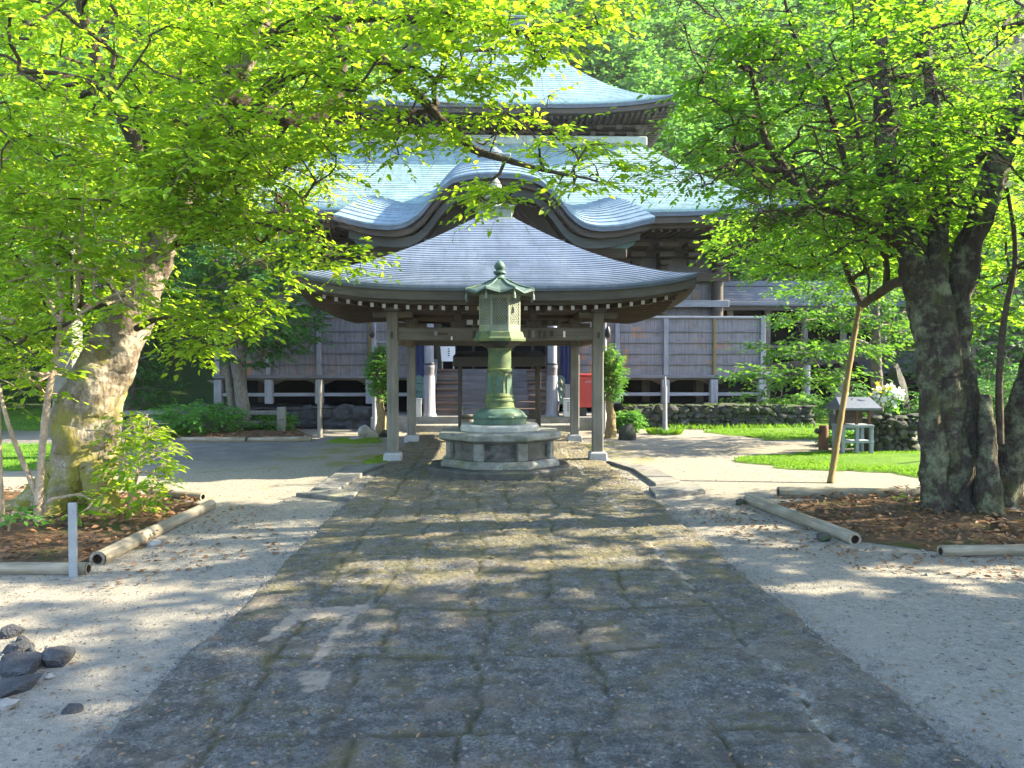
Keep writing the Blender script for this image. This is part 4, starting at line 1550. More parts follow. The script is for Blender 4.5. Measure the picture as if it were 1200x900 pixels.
# low walls under the veranda ------------------------------------------------
def rubble_wall(name, label, x0, x1, y0, y1, h, mat, sz=.26):
    t_ = thing(name, label, 'wall', ((x0 + x1) / 2, y0, 0))
    b_ = MB(); b_.box(x0 + .05, x1 - .05, y0 + .08, y1, -.02, h - .06)
    b_.build('core', mat, t_)
    s_ = MB()
    rw = random.Random(len(label))
    import bmesh
    bm = bmesh.new()
    bmesh.ops.create_icosphere(bm, subdivisions=2, radius=1)
    ico_v = [v.co.copy() for v in bm.verts]
    ico_f = [tuple(v.index for v in f.verts) for f in bm.faces]
    bm.free()
    z = 0.0
    while z < h - .02:
        hh_ = sz * rw.uniform(.5, .8)
        x = x0 + rw.uniform(0, sz * .5)
        while x < x1:
            ww = rw.uniform(.5, 1.6) * sz
            hq = hh_ * rw.uniform(.7, 1.35)
            if z + hq > h + .03: hq = max(.05, h + .02 - z)
            c_ = Vector((x + ww / 2, y0 + .1 + rw.uniform(-.03, .03), z + hq / 2 + rw.uniform(-.03, .03)))
            off_ = Vector((rw.uniform(0, 50), rw.uniform(0, 50), 0))
            dirs = [Vector((rw.gauss(0, 1), rw.gauss(-.4, 1), rw.gauss(0, 1))).normalized() for _ in range(9)]
            lim = [rw.uniform(.62, .9) for _ in dirs]
            vs = []
            for p in ico_v:
                q = p.copy()
                for d, l in zip(dirs, lim):
                    e = q.dot(d)
                    if e > l: q -= d * (e - l)
                q *= 1 + .12 * pnoise.noise(p * 1.7 + off_)
                vs.append(c_ + Vector((q.x * ww * .64, q.y * .16, q.z * hq * .68)))
            s_.add(vs, ico_f)
            x += ww * rw.uniform(.8, 1.0)
        z += hh_ * .85
    s_.build('stone_face', mat, t_)
    return t_


rubble_wall('stone_wall', 'low mossy rubble stone wall topped with grass, right of the entrance steps', 3.55, 8.15, 19.75, 23.0, .56, M['rubble'], .24)
rubble_wall('stone_wall', 'low dark grey stone wall left of the entrance, behind the thin grey post', -7.6, -3.0, 19.9, 23.2, .52, M['rock'], .45)
blades('grass', [([(3.6, 19.8), (8.1, 19.8), (8.1, 20.6), (3.6, 20.6)], 1)], 600, .07, .9, .1, .54)
blades('grass', [([(4.6, 19.3), (8.2, 19.3), (8.2, 19.74), (4.6, 19.74)], 1)], 700, .16, .8, .08, .0)

# ================================================================== SMALL THINGS NEAR THE ENTRANCE
# incense shelter
IX, IY = .32, 17.55
inc = thing('incense_shelter', 'black roofed incense shelter on thin posts, standing behind the bronze lantern', 'shelter', (IX, IY, 0))
b_ = MB()
b_.add([(IX - 1.0, IY - .5, 1.56), (IX + 1.0, IY - .5, 1.56), (IX + 1.0, IY + .5, 1.56), (IX - 1.0, IY + .5, 1.56),
        (IX - 1.0, IY - .5, 1.78), (IX + 1.0, IY - .5, 1.78), (IX + 1.0, IY + .5, 1.78), (IX - 1.0, IY + .5, 1.78), (IX - .92, IY, 1.90), (IX + .92, IY, 1.90)],
       [(3, 2, 1, 0), (0, 1, 5, 4), (1, 2, 6, 5), (2, 3, 7, 6), (3, 0, 4, 7), (4, 5, 9, 8), (6, 7, 8, 9), (5, 6, 9), (7, 4, 8)])
b_.build('roof', M['black'], inc, bevel=.01)
for sx in (-1, 1):
    for sy in (-1, 1):
        x, y = IX + sx * .86, IY + sy * .38
        b_ = MB(); b_.box(x - .035, x + .035, y - .035, y + .035, -.01, 1.56)
        b_.build('post', M['black'] if sx < 0 else M['darkz'], inc, bevel=.006)
for sy in (-1, 1):
    b_ = MB(); b_.box(IX - .83, IX + .83, IY + sy * .38 - .02, IY + sy * .38 + .02, .42, .48)
    b_.build('rail', M['darkz'], inc)
pot = MB(); pot.lathe(-.38, 17.5, [(.10, .0), (.10, .05), (.07, .1), (.13, .25), (.17, .42), (.19, .50), (.17, .51), (.15, .45)], 20)
tag(pot.build('incense_pot', M['step'], smooth=45), 'grey stone incense pot under the black shelter, left of the lantern shaft', 'pot')

# notice on easel at the top of the steps
nx_p, ny_p = -.985, 21.3
nb = thing('notice_board', 'white notice board on a small stand at the top of the stairs', 'notice board', (nx_p, ny_p, 1.49))
b_ = MB(); b_.add([(nx_p - .17, ny_p, 1.7), (nx_p + .2, ny_p, 1.7), (nx_p + .19, ny_p + .03, 2.1), (nx_p - .2, ny_p + .03, 2.1), (nx_p - .17, ny_p + .03, 1.7), (nx_p + .2, ny_p + .03, 1.7), (nx_p + .19, ny_p + .06, 2.1), (nx_p - .2, ny_p + .06, 2.1)],
                  [(0, 1, 2, 3), (7, 6, 5, 4), (0, 4, 5, 1), (1, 5, 6, 2), (2, 6, 7, 3), (3, 7, 4, 0)])
bd = b_.build('board', M['paper'], nb)
b_ = MB()
for i in range(5):
    b_.box(nx_p + .0, nx_p + .04 + .01 * (i % 2), ny_p + .008, ny_p + .0095, 2.02 - i * .06, 2.05 - i * .06)
b_.build('lettering', M['ink'], bd)
for sx in (-1, 1):
    b_ = MB(); b_.beam((nx_p + sx * .15, ny_p + .045, 1.49), (nx_p + sx * .15, ny_p + .05, 1.75), .03, .03)
    b_.build('leg', M['white'], nb)

# red cabinet
rx, ry = 2.62, 19.6
rc = thing('red_cabinet', 'red metal cabinet with white lettering on black feet behind the right front post', 'cabinet', (rx, ry, .34))
b_ = MB(); b_.box(rx - .3, rx + .3, ry - .25, ry + .25, .56, 1.33)
bd = b_.build('body', M['red'], rc, bevel=.015)
b_ = MB(); b_.box(rx - .32, rx + .32, ry - .27, ry + .27, 1.33, 1.38); b_.build('lid', M['red'], rc, bevel=.01)
for sx in (-1, 1):
    b_ = MB(); b_.box(rx + sx * .2 - .08, rx + sx * .2 + .08, ry - .2, ry + .2, .34, .56); b_.build('foot', M['black'], rc, bevel=.01)
b_ = MB()
for i, (dx, w_, h_) in enumerate(((-.16, .045, .015), (-.10, .01, .05), (-.05, .02, .05), (-.005, .035, .05), (.05, .035, .05), (.11, .03, .05))):
    b_.box(rx + dx, rx + dx + w_, ry - .256, ry - .2515, 1.17, 1.17 + h_)
b_.build('lettering', M['white'], bd)
b_ = MB()
for i in range(6):
    b_.box(rx - .28, rx + .28, ry - .258, ry - .2515, .64 + i * .06, .655 + i * .06)
b_.build('louver', M['red'], bd)
# white boxes
for x, y, lb in ((-1.64, 19.3, 'white box on the platform left of the entrance stairs'), (2.02, 19.3, 'white box right of the entrance stairs with a stick leaning out')):
    t_ = thing('white_box', lb, 'box', (x, y, .34), 'white boxes beside the stairs')
    b_ = MB(); b_.box(x - .105, x + .105, y - .1, y + .1, .34, .76); bd = b_.build('body', M['white'], t_, bevel=.012)
    b_ = MB(); b_.box(x - .115, x + .115, y - .11, y + .11, .76, .79); b_.build('rim', M['white'], t_, bevel=.006)
    if x > 0:
        for i in range(4):
            b_ = MB()
            b_.box(x - .015, x + .02, y - .1065, y - .1015, .66 - .06 * i, .69 - .06 * i)
            b_.build('character', M['ink'], bd)
st = MB(); st.tube([(2.0, 19.3, .7), (1.86, 19.45, 1.25)], .018, 8)
tag(st.build('stick', M['bamboo']), 'thin yellow stick leaning out of the right white box', 'stick')

# grey poles with dark fittings beside the pavilion
for px, lb, arm in ((439, 'grey pole with a black fitting and side arm, left of the pavilion', 1), (708, 'grey pole with a black hooked fitting, right of the pavilion', 0)):
    p = W(px, 500, 18.3)
    t_ = thing('lamp_pole', lb, 'pole', (p.x, 18.3, 0), 'poles beside the pavilion')
    b_ = MB(); b_.tube([(p.x, 18.3, -.02), (p.x, 18.3, 2.18)], .055, 12); b_.tube([(p.x, 18.3, 2.18), (p.x + .03, 18.3, 2.85)], .03, 8)
    b_.build('pole', M['grey'], t_, smooth=40)
    b_ = MB(); b_.lathe(p.x - .05 + .12 * (1 - arm), 18.24, [(.03, 2.22), (.07, 2.28), (.06, 2.4), (.03, 2.48)], 10)
    b_.build('lamp_head', M['black'], t_, smooth=40)
    if arm:
        b_ = MB(); b_.tube([(p.x, 18.3, 2.12), (p.x + .35, 18.3, 2.12)], .02, 6); b_.build('arm', M['grey'], t_)

# thin posts standing in the gravel
for (px, pyb, pyt, r_, lb) in ((375, 513, 445, .05, 'thin grey wooden post standing beside the far left log bed'), (779, 509, 441, .05, 'thin grey wooden post rising from a grass tuft right of the pavilion')):
    g = G(px, pyb)
    t_ = thing('wooden_post', lb, 'post', g, 'thin posts in the gravel')
    zt_ = W(px, pyt, g.y).z
    zs = W(px, 453, g.y).z if px > 600 else zt_
    b_ = MB(); b_.tube([(g.x, g.y, -.02), (g.x, g.y, zs * .5), (g.x, g.y, zs)], [r_ * 1.15, r_, r_ * .95], 10, rough=.06)
    b_.build('shaft', M['grey'] if px > 600 else M['pillar'], t_, smooth=40)
    if px > 600:
        b_ = MB(); b_.tube([(g.x, g.y, zs), (g.x, g.y, zt_)], .028, 8); b_.build('inner_pipe', M['grey'], t_, smooth=40)
        a = rng.uniform(0, 6.28, 500); q = .36 * np.sqrt(rng.uniform(0, 1, 500))
        P_ = np.column_stack([g.x + q * np.cos(a), g.y + .8 * q * np.sin(a), np.zeros(500)])
        D_ = np.column_stack([np.cos(a) * .8, np.sin(a) * .8, np.ones(500)])
        tag(leaf_mesh('grass_tuft', P_, D_, np.column_stack([-np.sin(a), np.cos(a), np.zeros(500)]), rng.uniform(.1, .22, 500), M['grass'], None, .08, 4, gaps=False),
            'bright grass tuft round the foot of the thin post on the gravel', 'grass')


# rocks
def rock(name, label, c, sx, sy, sz, mat, seed, group=None, flat=0):
    import bmesh
    bm = bmesh.new()
    bmesh.ops.create_icosphere(bm, subdivisions=3, radius=1)
    rr_ = random.Random(seed)
    dirs = [Vector((rr_.gauss(0, 1), rr_.gauss(0, 1), rr_.gauss(0, .8))).normalized() for _ in range(14)]
    lim = [rr_.uniform(.55, .88) for _ in dirs]
    for v in bm.verts:
        p = v.co.copy()
        for d, l in zip(dirs, lim):
            e = p.dot(d)
            if e > l: p -= d * (e - l) * .9
        p *= 1 + .10 * pnoise.noise(p * 2.1 + Vector((seed * 5.3, 0, 0))) + .05 * pnoise.noise(p * 6 + Vector((seed, 0, 0)))
        v.co = Vector((p.x * sx, p.y * sy, p.z * sz))
    me = bpy.data.meshes.new(name)
    bm.to_mesh(me); bm.free()
    me.polygons.foreach_set('use_smooth', [True] * len(me.polygons))
    me.set_sharp_from_angle(angle=R(28))
    me.materials.append(mat)
    o = bpy.data.objects.new(name, me)
    COL.objects.link(o)
    o.location = c
    o.rotation_euler = (0, 0, rr_.uniform(0, 6))
    return tag(o, label, 'rock', group)


GR = 'rocks at the edge of the gravel'
for i, (px, py, wp, zf, mat, lb) in enumerate((
        (60, 782, 27, .48, 'rock', 'large rounded dark rock with moss at its foot, rightmost of the heap on the gravel'),
        (14, 792, 36, .36, 'rock', 'broad flat dark rock with a pale worn patch in the middle of the heap'),
        (12, 814, 32, .34, 'rock', 'mossy dark rock lying lowest at the front of the heap'),
        (10, 748, 16, .7, 'rock', 'small grey-brown rock at the back of the heap by the frame edge'),
        (24, 753, 8, .6, 'rock', 'little dark wedge-shaped stone at the back of the heap'),
        (14, 768, 20, .45, 'rock', 'low grey stone between the back and middle rocks of the heap'),
        (34, 766, 8, .6, 'rock', 'tiny upright dark stone beside the large rounded rock'),
        (56, 796, 8, .5, 'rockl', 'small pale stone in front of the large rounded rock'),
        (81, 837, 13, .62, 'rock', 'single small dark angular rock lying alone on the pale gravel'),
        (4, 832, 17, .4, 'rockl', 'pale flat stone in front of the rock heap'))):
    g = G(px, py)
    s = wp / FPX * g.y
    rock('rock', lb, (g.x, g.y + s * .5, s * zf * .45), s, s * .8, s * zf, M[mat], i + 3, GR)
for i, (px, py, wp, zf, mat, lb) in enumerate((
        (736, 516, 13, 1.0, 'rubble', 'mossy upright boulder beside the right clipped shrub'),
        (430, 514, 14, .8, 'rockl', 'pale rounded boulder left of the pavilion by the clipped shrub'),
        (418, 516, 11, .3, 'rockl', 'flat pale stone lying left of the pavilion'),
        (452, 512, 9, .6, 'rubble', 'dark mossy stone at the foot of the left clipped shrub'),
        (966, 635, 10, .8, 'rubble', 'grey-green stone wedged against the diagonal log end'),
        (868, 592, 7, .7, 'rubble', 'small mossy stone under the near tip of the diagonal log'),
        (178, 640, 9, .55, 'rockl', 'small white stone chocking the left diagonal log'),
        (1188, 605, 16, .5, 'rockl', 'pale stone at the foot of the right-hand tree'),
        (1120, 548, 22, .5, 'rubble', 'grey rock on the lawn behind the right-hand tree'),
        (1165, 552, 26, .6, 'rubble', 'large mossy rock on the lawn at the right frame edge'))):
    g = G(px, py)
    s = wp / FPX * g.y
    rock('boulder' if i < 4 else 'stone', lb, (g.x, g.y + s * .4, s * zf * .5), s, s * .85, s * zf, M[mat], i + 40)

# ================================================================== LOG EDGING
def log(label, p0, p1, r0, r1, seed, hollow=True, name='edging_log', rings=5):
    a, b = G(*p0), G(*p1)
    a = Vector((a.x, a.y, r0 * .72)); b = Vector((b.x, b.y, r1 * .72))
    L_ = (b - a).length
    th = math.atan2(b.y - a.y, b.x - a.x)
    n = 24
    m_ = MB()
    pts, rad = [], []
    for i in range(n + 1):
        t = i / n
        k_ = 1 + .05 * math.exp(-((t * rings % 1 - .5) / .06) ** 2)
        pts.append(Vector((t * L_, .008 * math.sin(t * 7 + seed), 0)))
        rad.append((r0 + (r1 - r0) * t) * k_)
    m_.tube(pts, rad, 16, cap=False, rough=.03, seed=seed)
    # end faces: rim and recessed dark core
    nv = len(m_.v)
    for e, rr_, sg in ((0, r0, 1), (L_, r1, -1)):
        ring = [Vector((e, math.cos(6.283 * j / 16) * rr_ * .62, math.sin(6.283 * j / 16) * rr_ * .62)) for j in range(16)]
        outer_ = [Vector((e, math.cos(6.283 * j / 16) * rr_, math.sin(6.283 * j / 16) * rr_)) for j in range(16)]
        deep = [v + Vector((sg * .06, 0, 0)) for v in ring]
        m_.add(outer_ + ring + deep, [(j, (j + 1) % 16, 16 + (j + 1) % 16, 16 + j) for j in range(16)], 0)
        m_.add(ring + deep, [(j, (j + 1) % 16, 16 + (j + 1) % 16, 16 + j) for j in range(16)] + [tuple(range(16, 32))], 1)
    o = m_.build(name, [M['log'], M['logd']], smooth=40)
    o.location = a
    o.rotation_euler = (0, -math.asin((b.z - a.z) / L_), th)
    return tag(o, label, 'log', 'logs edging the planting beds')


log('thick grey log lying level at the back of the right planting bed', (912, 583), (1100, 585), .075, .07, 1)
log('log lying diagonally from the gravel to the front corner of the right bed', (877, 590), (1002, 638), .065, .06, 2)
log('bleached grooved log along the front of the right bed, running out of frame', (1102, 651), (1290, 649), .05, .05, 3)
log('pale log lying level along the front of the left bed, behind the metal post', (-70, 673), (104, 672), .05, .05, 4)
log('sunlit bleached log slanting along the right side of the left bed', (114, 662), (247, 596), .062, .058, 5)
log('short dark log behind the leaning mossy trunk', (176, 581), (238, 586), .05, .05, 6)
log('thin pale log edging the far left bed, its outer half', (213, 518), (288, 518), .06, .055, 7)
log('thin pale log edging the far left bed, its half nearer the thin post', (291, 518), (365, 517), .055, .06, 8)

# metal post
g = G(86, 676)
mp = thing('metal_post', 'short grey flat metal post standing in front of the left bed', 'post', g)
b_ = MB(); b_.box(g.x - .03, g.x + .03, g.y - .012, g.y + .012, -.02, .55); b_.build('shaft', M['metal'], mp, bevel=.004)
b_ = MB(); b_.box(g.x - .012, g.x + .012, g.y - .016, g.y - .0125, .46, .5); b_.build('plate', M['grey'], mp)

# ================================================================== RIGHT BACK CORNER
# covered corridor
CX0, CX1 = 7.75, 14.0
cor = thing('corridor_building', 'covered wooden corridor with a low grey tiled roof, right of the hall', 'corridor', (10, 26, 0))
m_ = MB()
rows_ = 12
vs = []
for j in range(rows_ + 1):
    t = j / rows_
    z = 3.55 + .8 * t ** 1.1
    y = 25.6 + 1.7 * t
    for x in (CX0, CX1): vs.append((x, y, z))
    for x in (CX0, CX1): vs.append((x, y, z + .04))
fs = []
for j in range(rows_):
    fs += [(j * 4 + 2, j * 4 + 3, j * 4 + 4 + 1, j * 4 + 4), (j * 4, j * 4 + 1, j * 4 + 3, j * 4 + 2)]
m_.add(vs, fs)
m_.add([(CX0, 27.3, 4.36), (CX1, 27.3, 4.36), (CX1, 29, 3.55), (CX0, 29, 3.55)], [(0, 1, 2, 3)])
m_.box(CX0, CX1, 27.15, 27.45, 4.34, 4.52)
m_.build('roof', M['tile'], cor)
b_ = MB(); b_.box(CX0, CX1, 25.65, 25.75, 3.40, 3.54); b_.build('eave', M['dark'], cor)
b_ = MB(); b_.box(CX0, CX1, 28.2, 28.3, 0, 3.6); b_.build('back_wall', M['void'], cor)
for x in (8.1, 9.35, 10.6, 11.9, 13.2):
    b_ = MB(); b_.box(x - .08, x + .08, 25.9, 26.06, -.02, 3.55); b_.build('post', M['beamx'], cor, bevel=.012)
for z in (2.18, 1.9):
    b_ = MB(); b_.box(CX0, CX1, 25.86, 25.895, z, z + .09); b_.build('rail', M['beamx'], cor, bevel=.006)
b_ = MB(); b_.beam((7.7, 25.7, 1.42), (13.6, 25.7, 1.95), .25, .2); b_.build('floor_edge', M['dark'], cor, bevel=.01)

# dark shed further right
sx0, sy0 = 14.0, 26.0
sh_ = thing('shed', 'small dark shed with a blue-grey roof among the trees behind the flowers', 'shed', (sx0, sy0, 0))
b_ = MB(); b_.box(sx0 - 1.2, sx0 + 1.3, sy0, sy0 + 2, -.02, 1.45); b_.build('wall', M['void'], sh_)  # black box painted as the shed's dark interior
b_ = MB(); b_.add([(sx0 - 1.5, sy0 - .3, 1.40), (sx0 + 1.6, sy0 - .3, 1.40), (sx0 + 1.6, sy0 + 1, 2.1), (sx0 - 1.5, sy0 + 1, 2.1), (sx0 + 1.6, sy0 + 2.3, 1.4), (sx0 - 1.5, sy0 + 2.3, 1.4),
                   (sx0 - 1.5, sy0 - .3, 1.34), (sx0 + 1.6, sy0 - .3, 1.34)], [(0, 1, 2, 3), (3, 2, 4, 5), (6, 7, 1, 0)])
b_.build('roof', M['tile'], sh_)
b_ = MB(); b_.box(sx0 - .9, sx0 - .1, sy0 - .02, sy0 - .004, .8, 1.25); b_.build('sign_panel', M['lf_g'], sh_)

# candle hut
g = G(1004, 534)
hx_, hy_ = g.x, g.y
hut = thing('offering_hut', 'tiny roofed offering hut on a pale blue stand beside the dark stone block', 'hut', (hx_, hy_, 0))
for sx in (-1, 0, 1):
    for sy in (0, .34):
        if sx == 0 and sy: continue
        x = hx_ + sx * .25
        b_ = MB(); b_.box(x - .03, x + .03, hy_ + sy - .03, hy_ + sy + .03, -.02, .52); b_.build('leg', M['bluewood'], hut, bevel=.006)
for z in (.49, .22):
    b_ = MB(); b_.box(hx_ - .29, hx_ + .29, hy_ - .035, hy_ + .38, z, z + .05 if z > .4 else z + .04)
    b_.build('shelf', M['bluewood'], hut, bevel=.006)
for sx in (-1, 0, 1):
    x = hx_ + sx * .22
    b_ = MB(); b_.box(x - .02, x + .02, hy_ - .0, hy_ + .04, .545, .86); b_.build('upright', M['stumpw'], hut)
b_ = MB(); b_.box(hx_ - .24, hx_ + .24, hy_ + .3, hy_ + .32, .545, .86); b_.build('back_board', M['dark'], hut)
b_ = MB(); b_.add([(hx_ - .36, hy_ - .16, .84), (hx_ + .36, hy_ - .16, .84), (hx_ + .3, hy_ + .17, 1.02), (hx_ - .3, hy_ + .17, 1.02), (hx_ + .36, hy_ + .5, .84), (hx_ - .36, hy_ + .5, .84),
                   (hx_ - .36, hy_ - .16, .80), (hx_ + .36, hy_ - .16, .80), (hx_ + .36, hy_ + .5, .80), (hx_ - .36, hy_ + .5, .80)],
                  [(0, 1, 2, 3), (3, 2, 4, 5), (1, 4, 2), (5, 0, 3), (6, 7, 1, 0), (7, 8, 4, 1), (9, 6, 0, 5), (9, 8, 7, 6)])
b_.build('roof', M['tile'], hut)
# tap stump
g = G(965, 527)
tp = thing('tap_post', 'brown wooden stub post with a black tap on its side, by the gravel edge', 'post', g)
b_ = MB(); b_.tube([(g.x, g.y, -.02), (g.x, g.y, .40), (g.x, g.y, .46)], [.09, .085, .07], 10, rough=.08); b_.build('stub', M['stumpw'], tp, smooth=40)
b_ = MB(); b_.lathe(g.x - .13, g.y - .03, [(.03, .3), (.055, .33), (.055, .37), (.03, .4)], 10); b_.tube([(g.x - .14, g.y - .03, .35), (g.x - .02, g.y, .35)], .02, 6); b_.build('tap', M['black'], tp, smooth=40)
# stone block with flowers and statue
g = G(1046, 531)
blk = rubble_wall('stone_block', 'dark stone block carrying white and yellow flowers, beside the offering hut', g.x - .42, g.x + .42, g.y, g.y + .7, .66, M['rubble'], .2)
blk['category'] = 'stone block'
fl_ = thing('flower_vase', 'vase of white and yellow flowers on the dark stone block', 'flowers', (g.x + .05, g.y + .3, .62))
b_ = MB(); b_.lathe(g.x + .05, g.y + .3, [(.06, .6), (.075, .68), (.05, .78), (.06, .82)], 12); b_.build('vase', M['teal'], fl_, smooth=40)
P_ = ell((g.x + .06, g.y + .3, 1.0), (.30, .2, .22), 420)
D_ = rng.normal(0, 1, (420, 3)); D_[:, 2] += .6
leaf_mesh('white_bloom', P_[:230], D_[:230], rng.normal(0, 1, (230, 3)), rng.uniform(.05, .1, 230), M['flower'], fl_, .4, 6, False)
leaf_mesh('yellow_bloom', P_[230:265] + np.array([-.12, 0, .05]), D_[230:265], rng.normal(0, 1, (35, 3)), rng.uniform(.05, .09, 35), M['flowery'], fl_, .4, 6, False)
leaf_mesh('foliage', P_[265:] - np.array([0, 0, .08]), D_[265:], rng.normal(0, 1, (155, 3)), rng.uniform(.07, .14, 155), M['lf_g'], fl_, .25, 6, False)
sxp = G(1018, 522)
stt = thing('stone_statue', 'small pale stone statue standing behind the offering hut', 'statue', (sxp.x, sxp.y + 1.2, 0))
bx, by = sxp.x, sxp.y + 1.2
b_ = MB(); b_.box(bx - .2, bx + .2, by - .2, by + .2, -.02, .55); b_.build('plinth', M['pedd'], stt, bevel=.02)
b_ = MB(); b_.lathe(bx, by, [(.16, .55), (.17, .7), (.14, .95), (.13, 1.05), (.06, 1.12), (.055, 1.15)], 16)
bo = b_.build('body', M['pedw'], stt, smooth=50)
b_ = MB(); b_.lathe(bx, by, [(.03, 1.13), (.07, 1.17), (.085, 1.24), (.07, 1.32), (.03, 1.36)], 14); b_.build('head', M['pedw'], stt, smooth=60)
# rounded memorial stone behind the flowers
gq = G(1078, 520)
b_ = rock('memorial_stone', 'rounded grey standing stone between the flowers and the lichened trunk', (gq.x, gq.y + .9, .7), .33, .25, .95, M['rubble'], 77)
b_['category'] = 'stone'
# leaning bamboo prop
a, b = G(973, 566), W(1008, 352, 11.3)
pp = thing('bamboo_prop', 'long bamboo prop leaning up against a branch of the right tree', 'pole', a)
m_ = MB()
n = 30
pts = [a.lerp(b, i / n) for i in range(n + 1)]
m_.tube(pts, [(.042 - .008 * i / n) * (1.12 if i % 5 == 0 else 1) for i in range(n + 1)], 10)
m_.build('shaft', M['bamboo'], pp, smooth=40)
m_ = MB()
for i in range(3): m_.tube([b + Vector((0, 0, -.1 - .03 * i)), b + Vector((0, 0, -.085 - .03 * i))], .046, 10)
m_.build('binding', M['stumpw'], pp)
# grey pole behind
p0 = W(945, 490, 23.5)
b_ = MB(); b_.tube([(p0.x, 23.5, -.02), (p0.x, 23.5, 1.6)], .1, 10)
tag(b_.build('utility_pole', M['grey'], smooth=40), 'pale grey pole standing on the lawn in front of the covered corridor', 'pole')

# ================================================================== LEFT BACK
fe = thing('rail_fence', 'low grey wooden rail fence behind the leaning mossy trunk', 'fence', (-7.5, 18.6, 0))
xs_ = [W(px, 500, 18.6).x for px in (60, 125, 205, 268, 330)]
for x in xs_:
    b_ = MB(); b_.box(x - .09, x + .09, 18.5, 18.68, -.02, .62); b_.build('post', M['pillar'], fe, bevel=.015)
for i in range(len(xs_) - 1):
    for z in (.44, .2):
        b_ = MB(); b_.box(xs_[i] + .085, xs_[i + 1] - .085, 18.55, 18.63, z, z + .1); b_.build('rail', M['pillar'], fe, bevel=.01)
p0 = W(79, 400, 13.5)
mpst = thing('memorial_post', 'tall pale square timber post half hidden by leaves at far left', 'post', (p0.x, 13.5, 0))
b_ = MB(); b_.box(p0.x - .17, p0.x + .17, 13.33, 13.67, -.02, 4.4); b_.build('shaft', M['pillar'], mpst, bevel=.012)
b_ = MB(); b_.add([(p0.x - .2, 13.3, 4.4), (p0.x + .2, 13.3, 4.4), (p0.x + .2, 13.7, 4.4), (p0.x - .2, 13.7, 4.4), (p0.x, 13.5, 4.75)], [(0, 1, 4), (1, 2, 4), (2, 3, 4), (3, 0, 4), (3, 2, 1, 0)])
b_.build('cap', M['greyx'], mpst)

# ================================================================== TREES
def hero(name, label, loc, limbs, A, bark, leaf, ntw, L, lsz, per, twigs=True, cat='tree', **kw):
    t_ = thing(name, label, cat, loc)
    m_ = MB()
    O = grow(m_, limbs, A, **kw)
    P, D, N, S_ = sprays(np.array(A), O, ntw, L, lsz, per, mb=m_ if twigs else None, tw_mi=kw.get('branch_mi', 0))
    m_.build('trunk', bark, t_, smooth=70)
    leaf_mesh('crown', P, D, N, S_, leaf, t_)
    return t_


# --- big leaning cherry at left
limbs = [
    (Wl([(86, 612, 8.6), (92, 570, 8.6), (109, 470, 8.6), (140, 395, 8.55), (171, 325, 8.45), (191, 280, 8.35), (210, 230, 8.2), (232, 170, 8.05), (262, 110, 7.9), (300, 40, 7.7), (322, -60, 7.5)]),
     [.44, .33, .31, .25, .20, .16, .145, .13, .115, .095, .06]),
    (Wl([(112, 545, 8.35), (120, 580, 8.25), (128, 612, 8.15)]), [.15, .14, .13]),
    
    (Wl([(226, 186, 8.1), (275, 160, 8.0), (325, 95, 7.8), (380, 72, 7.7), (432, 62, 7.6), (487, 108, 7.4), (545, 168, 7.2), (602, 190, 7.0), (668, 206, 6.9)]), [.10, .085, .075, .065, .055, .048, .038, .026, .012]),
    (Wl([(200, 262, 8.3), (160, 170, 8.6), (110, 60, 8.6), (80, -60, 8.5)]), [.099, .08, .06, .04]),
    (Wl([(262, 112, 7.9), (340, 140, 8.3), (388, 122, 8.5), (402, 55, 8.6), (412, -70, 8.7)]), [.1, .09, .08, .07, .05]),
    (Wl([(300, 45, 7.7), (420, 20, 7.4), (540, 30, 7.1), (640, 40, 6.9)]), [.07, .05, .03, .012]),
    (Wl([(178, 250, 8.3), (160, 130, 7.6), (60, 85, 6.6), (-40, 100, 6.2)]), [.04, .03, .02, .012]),
    (Wl([(190, 290, 8.4), (260, 270, 8.0), (330, 265, 7.6), (400, 300, 7.3)]), [.05, .035, .025, .01]),
    (Wl([(160, 385, 8.3), (200, 372, 7.9), (245, 405, 7.6), (280, 400, 7.4)]), [.035, .022, .015, .008]),
]
A = (blob(120, 110, 220, 160, 6.0, 12.5, 430) + blob(60, 300, 130, 120, 8.6, 12.0, 140) + blob(300, 80, 140, 110, 6.2, 11.5, 220) + blob(470, 40, 120, 70, 6.2, 8.6, 110)
     + blob(590, 10, 120, 50, 6.2, 8.2, 70) + blob(430, 150, 60, 50, 6.9, 8.0, 18) + blob(560, 140, 110, 45, 6.4, 7.8, 36) + blob(590, 228, 60, 20, 6.6, 7.2, 9)
     + blob(690, 195, 70, 28, 6.4, 7.3, 18) + blob(610, 85, 60, 40, 6.2, 7.5, 20) + blob(310, 265, 80, 40, 7.0, 8.2, 40) + blob(395, 305, 34, 16, 7.0, 7.5, 7)
     + blob(240, 395, 55, 45, 7.3, 8.0, 26) + blob(250, 210, 80, 60, 7.6, 10.5, 80) + blob(218, 225, 42, 60, 7.0, 7.9, 46) + blob(315, 190, 75, 65, 7.2, 10.0, 90) + blob(20, 330, 90, 110, 7.0, 9.0, 60) + blob(290, 330, 50, 40, 7.4, 8.4, 18) + blob(100, -120, 260, 100, 6.5, 10, 120) + blob(450, -90, 180, 80, 6.3, 9, 80) + blob(-60, 200, 80, 260, 7, 10, 90))
for an_, ln_, r_ in ((-2.5, .8, .12), (-1.5, .7, .12), (-.5, .8, .11)):
    c_, s_ = math.cos(an_), math.sin(an_)
    bx_, by_ = W(88, 600, 8.6).x, 8.6
    limbs.append(([np.array((bx_ + c_ * .22, by_ + s_ * .2, .32)), np.array((bx_ + c_ * ln_ * .65, by_ + s_ * ln_ * .65, .09)), np.array((bx_ + c_ * ln_ * 1.3, by_ + s_ * ln_ * 1.3, -.06))], [r_ * 1.4, r_, r_ * .5]))
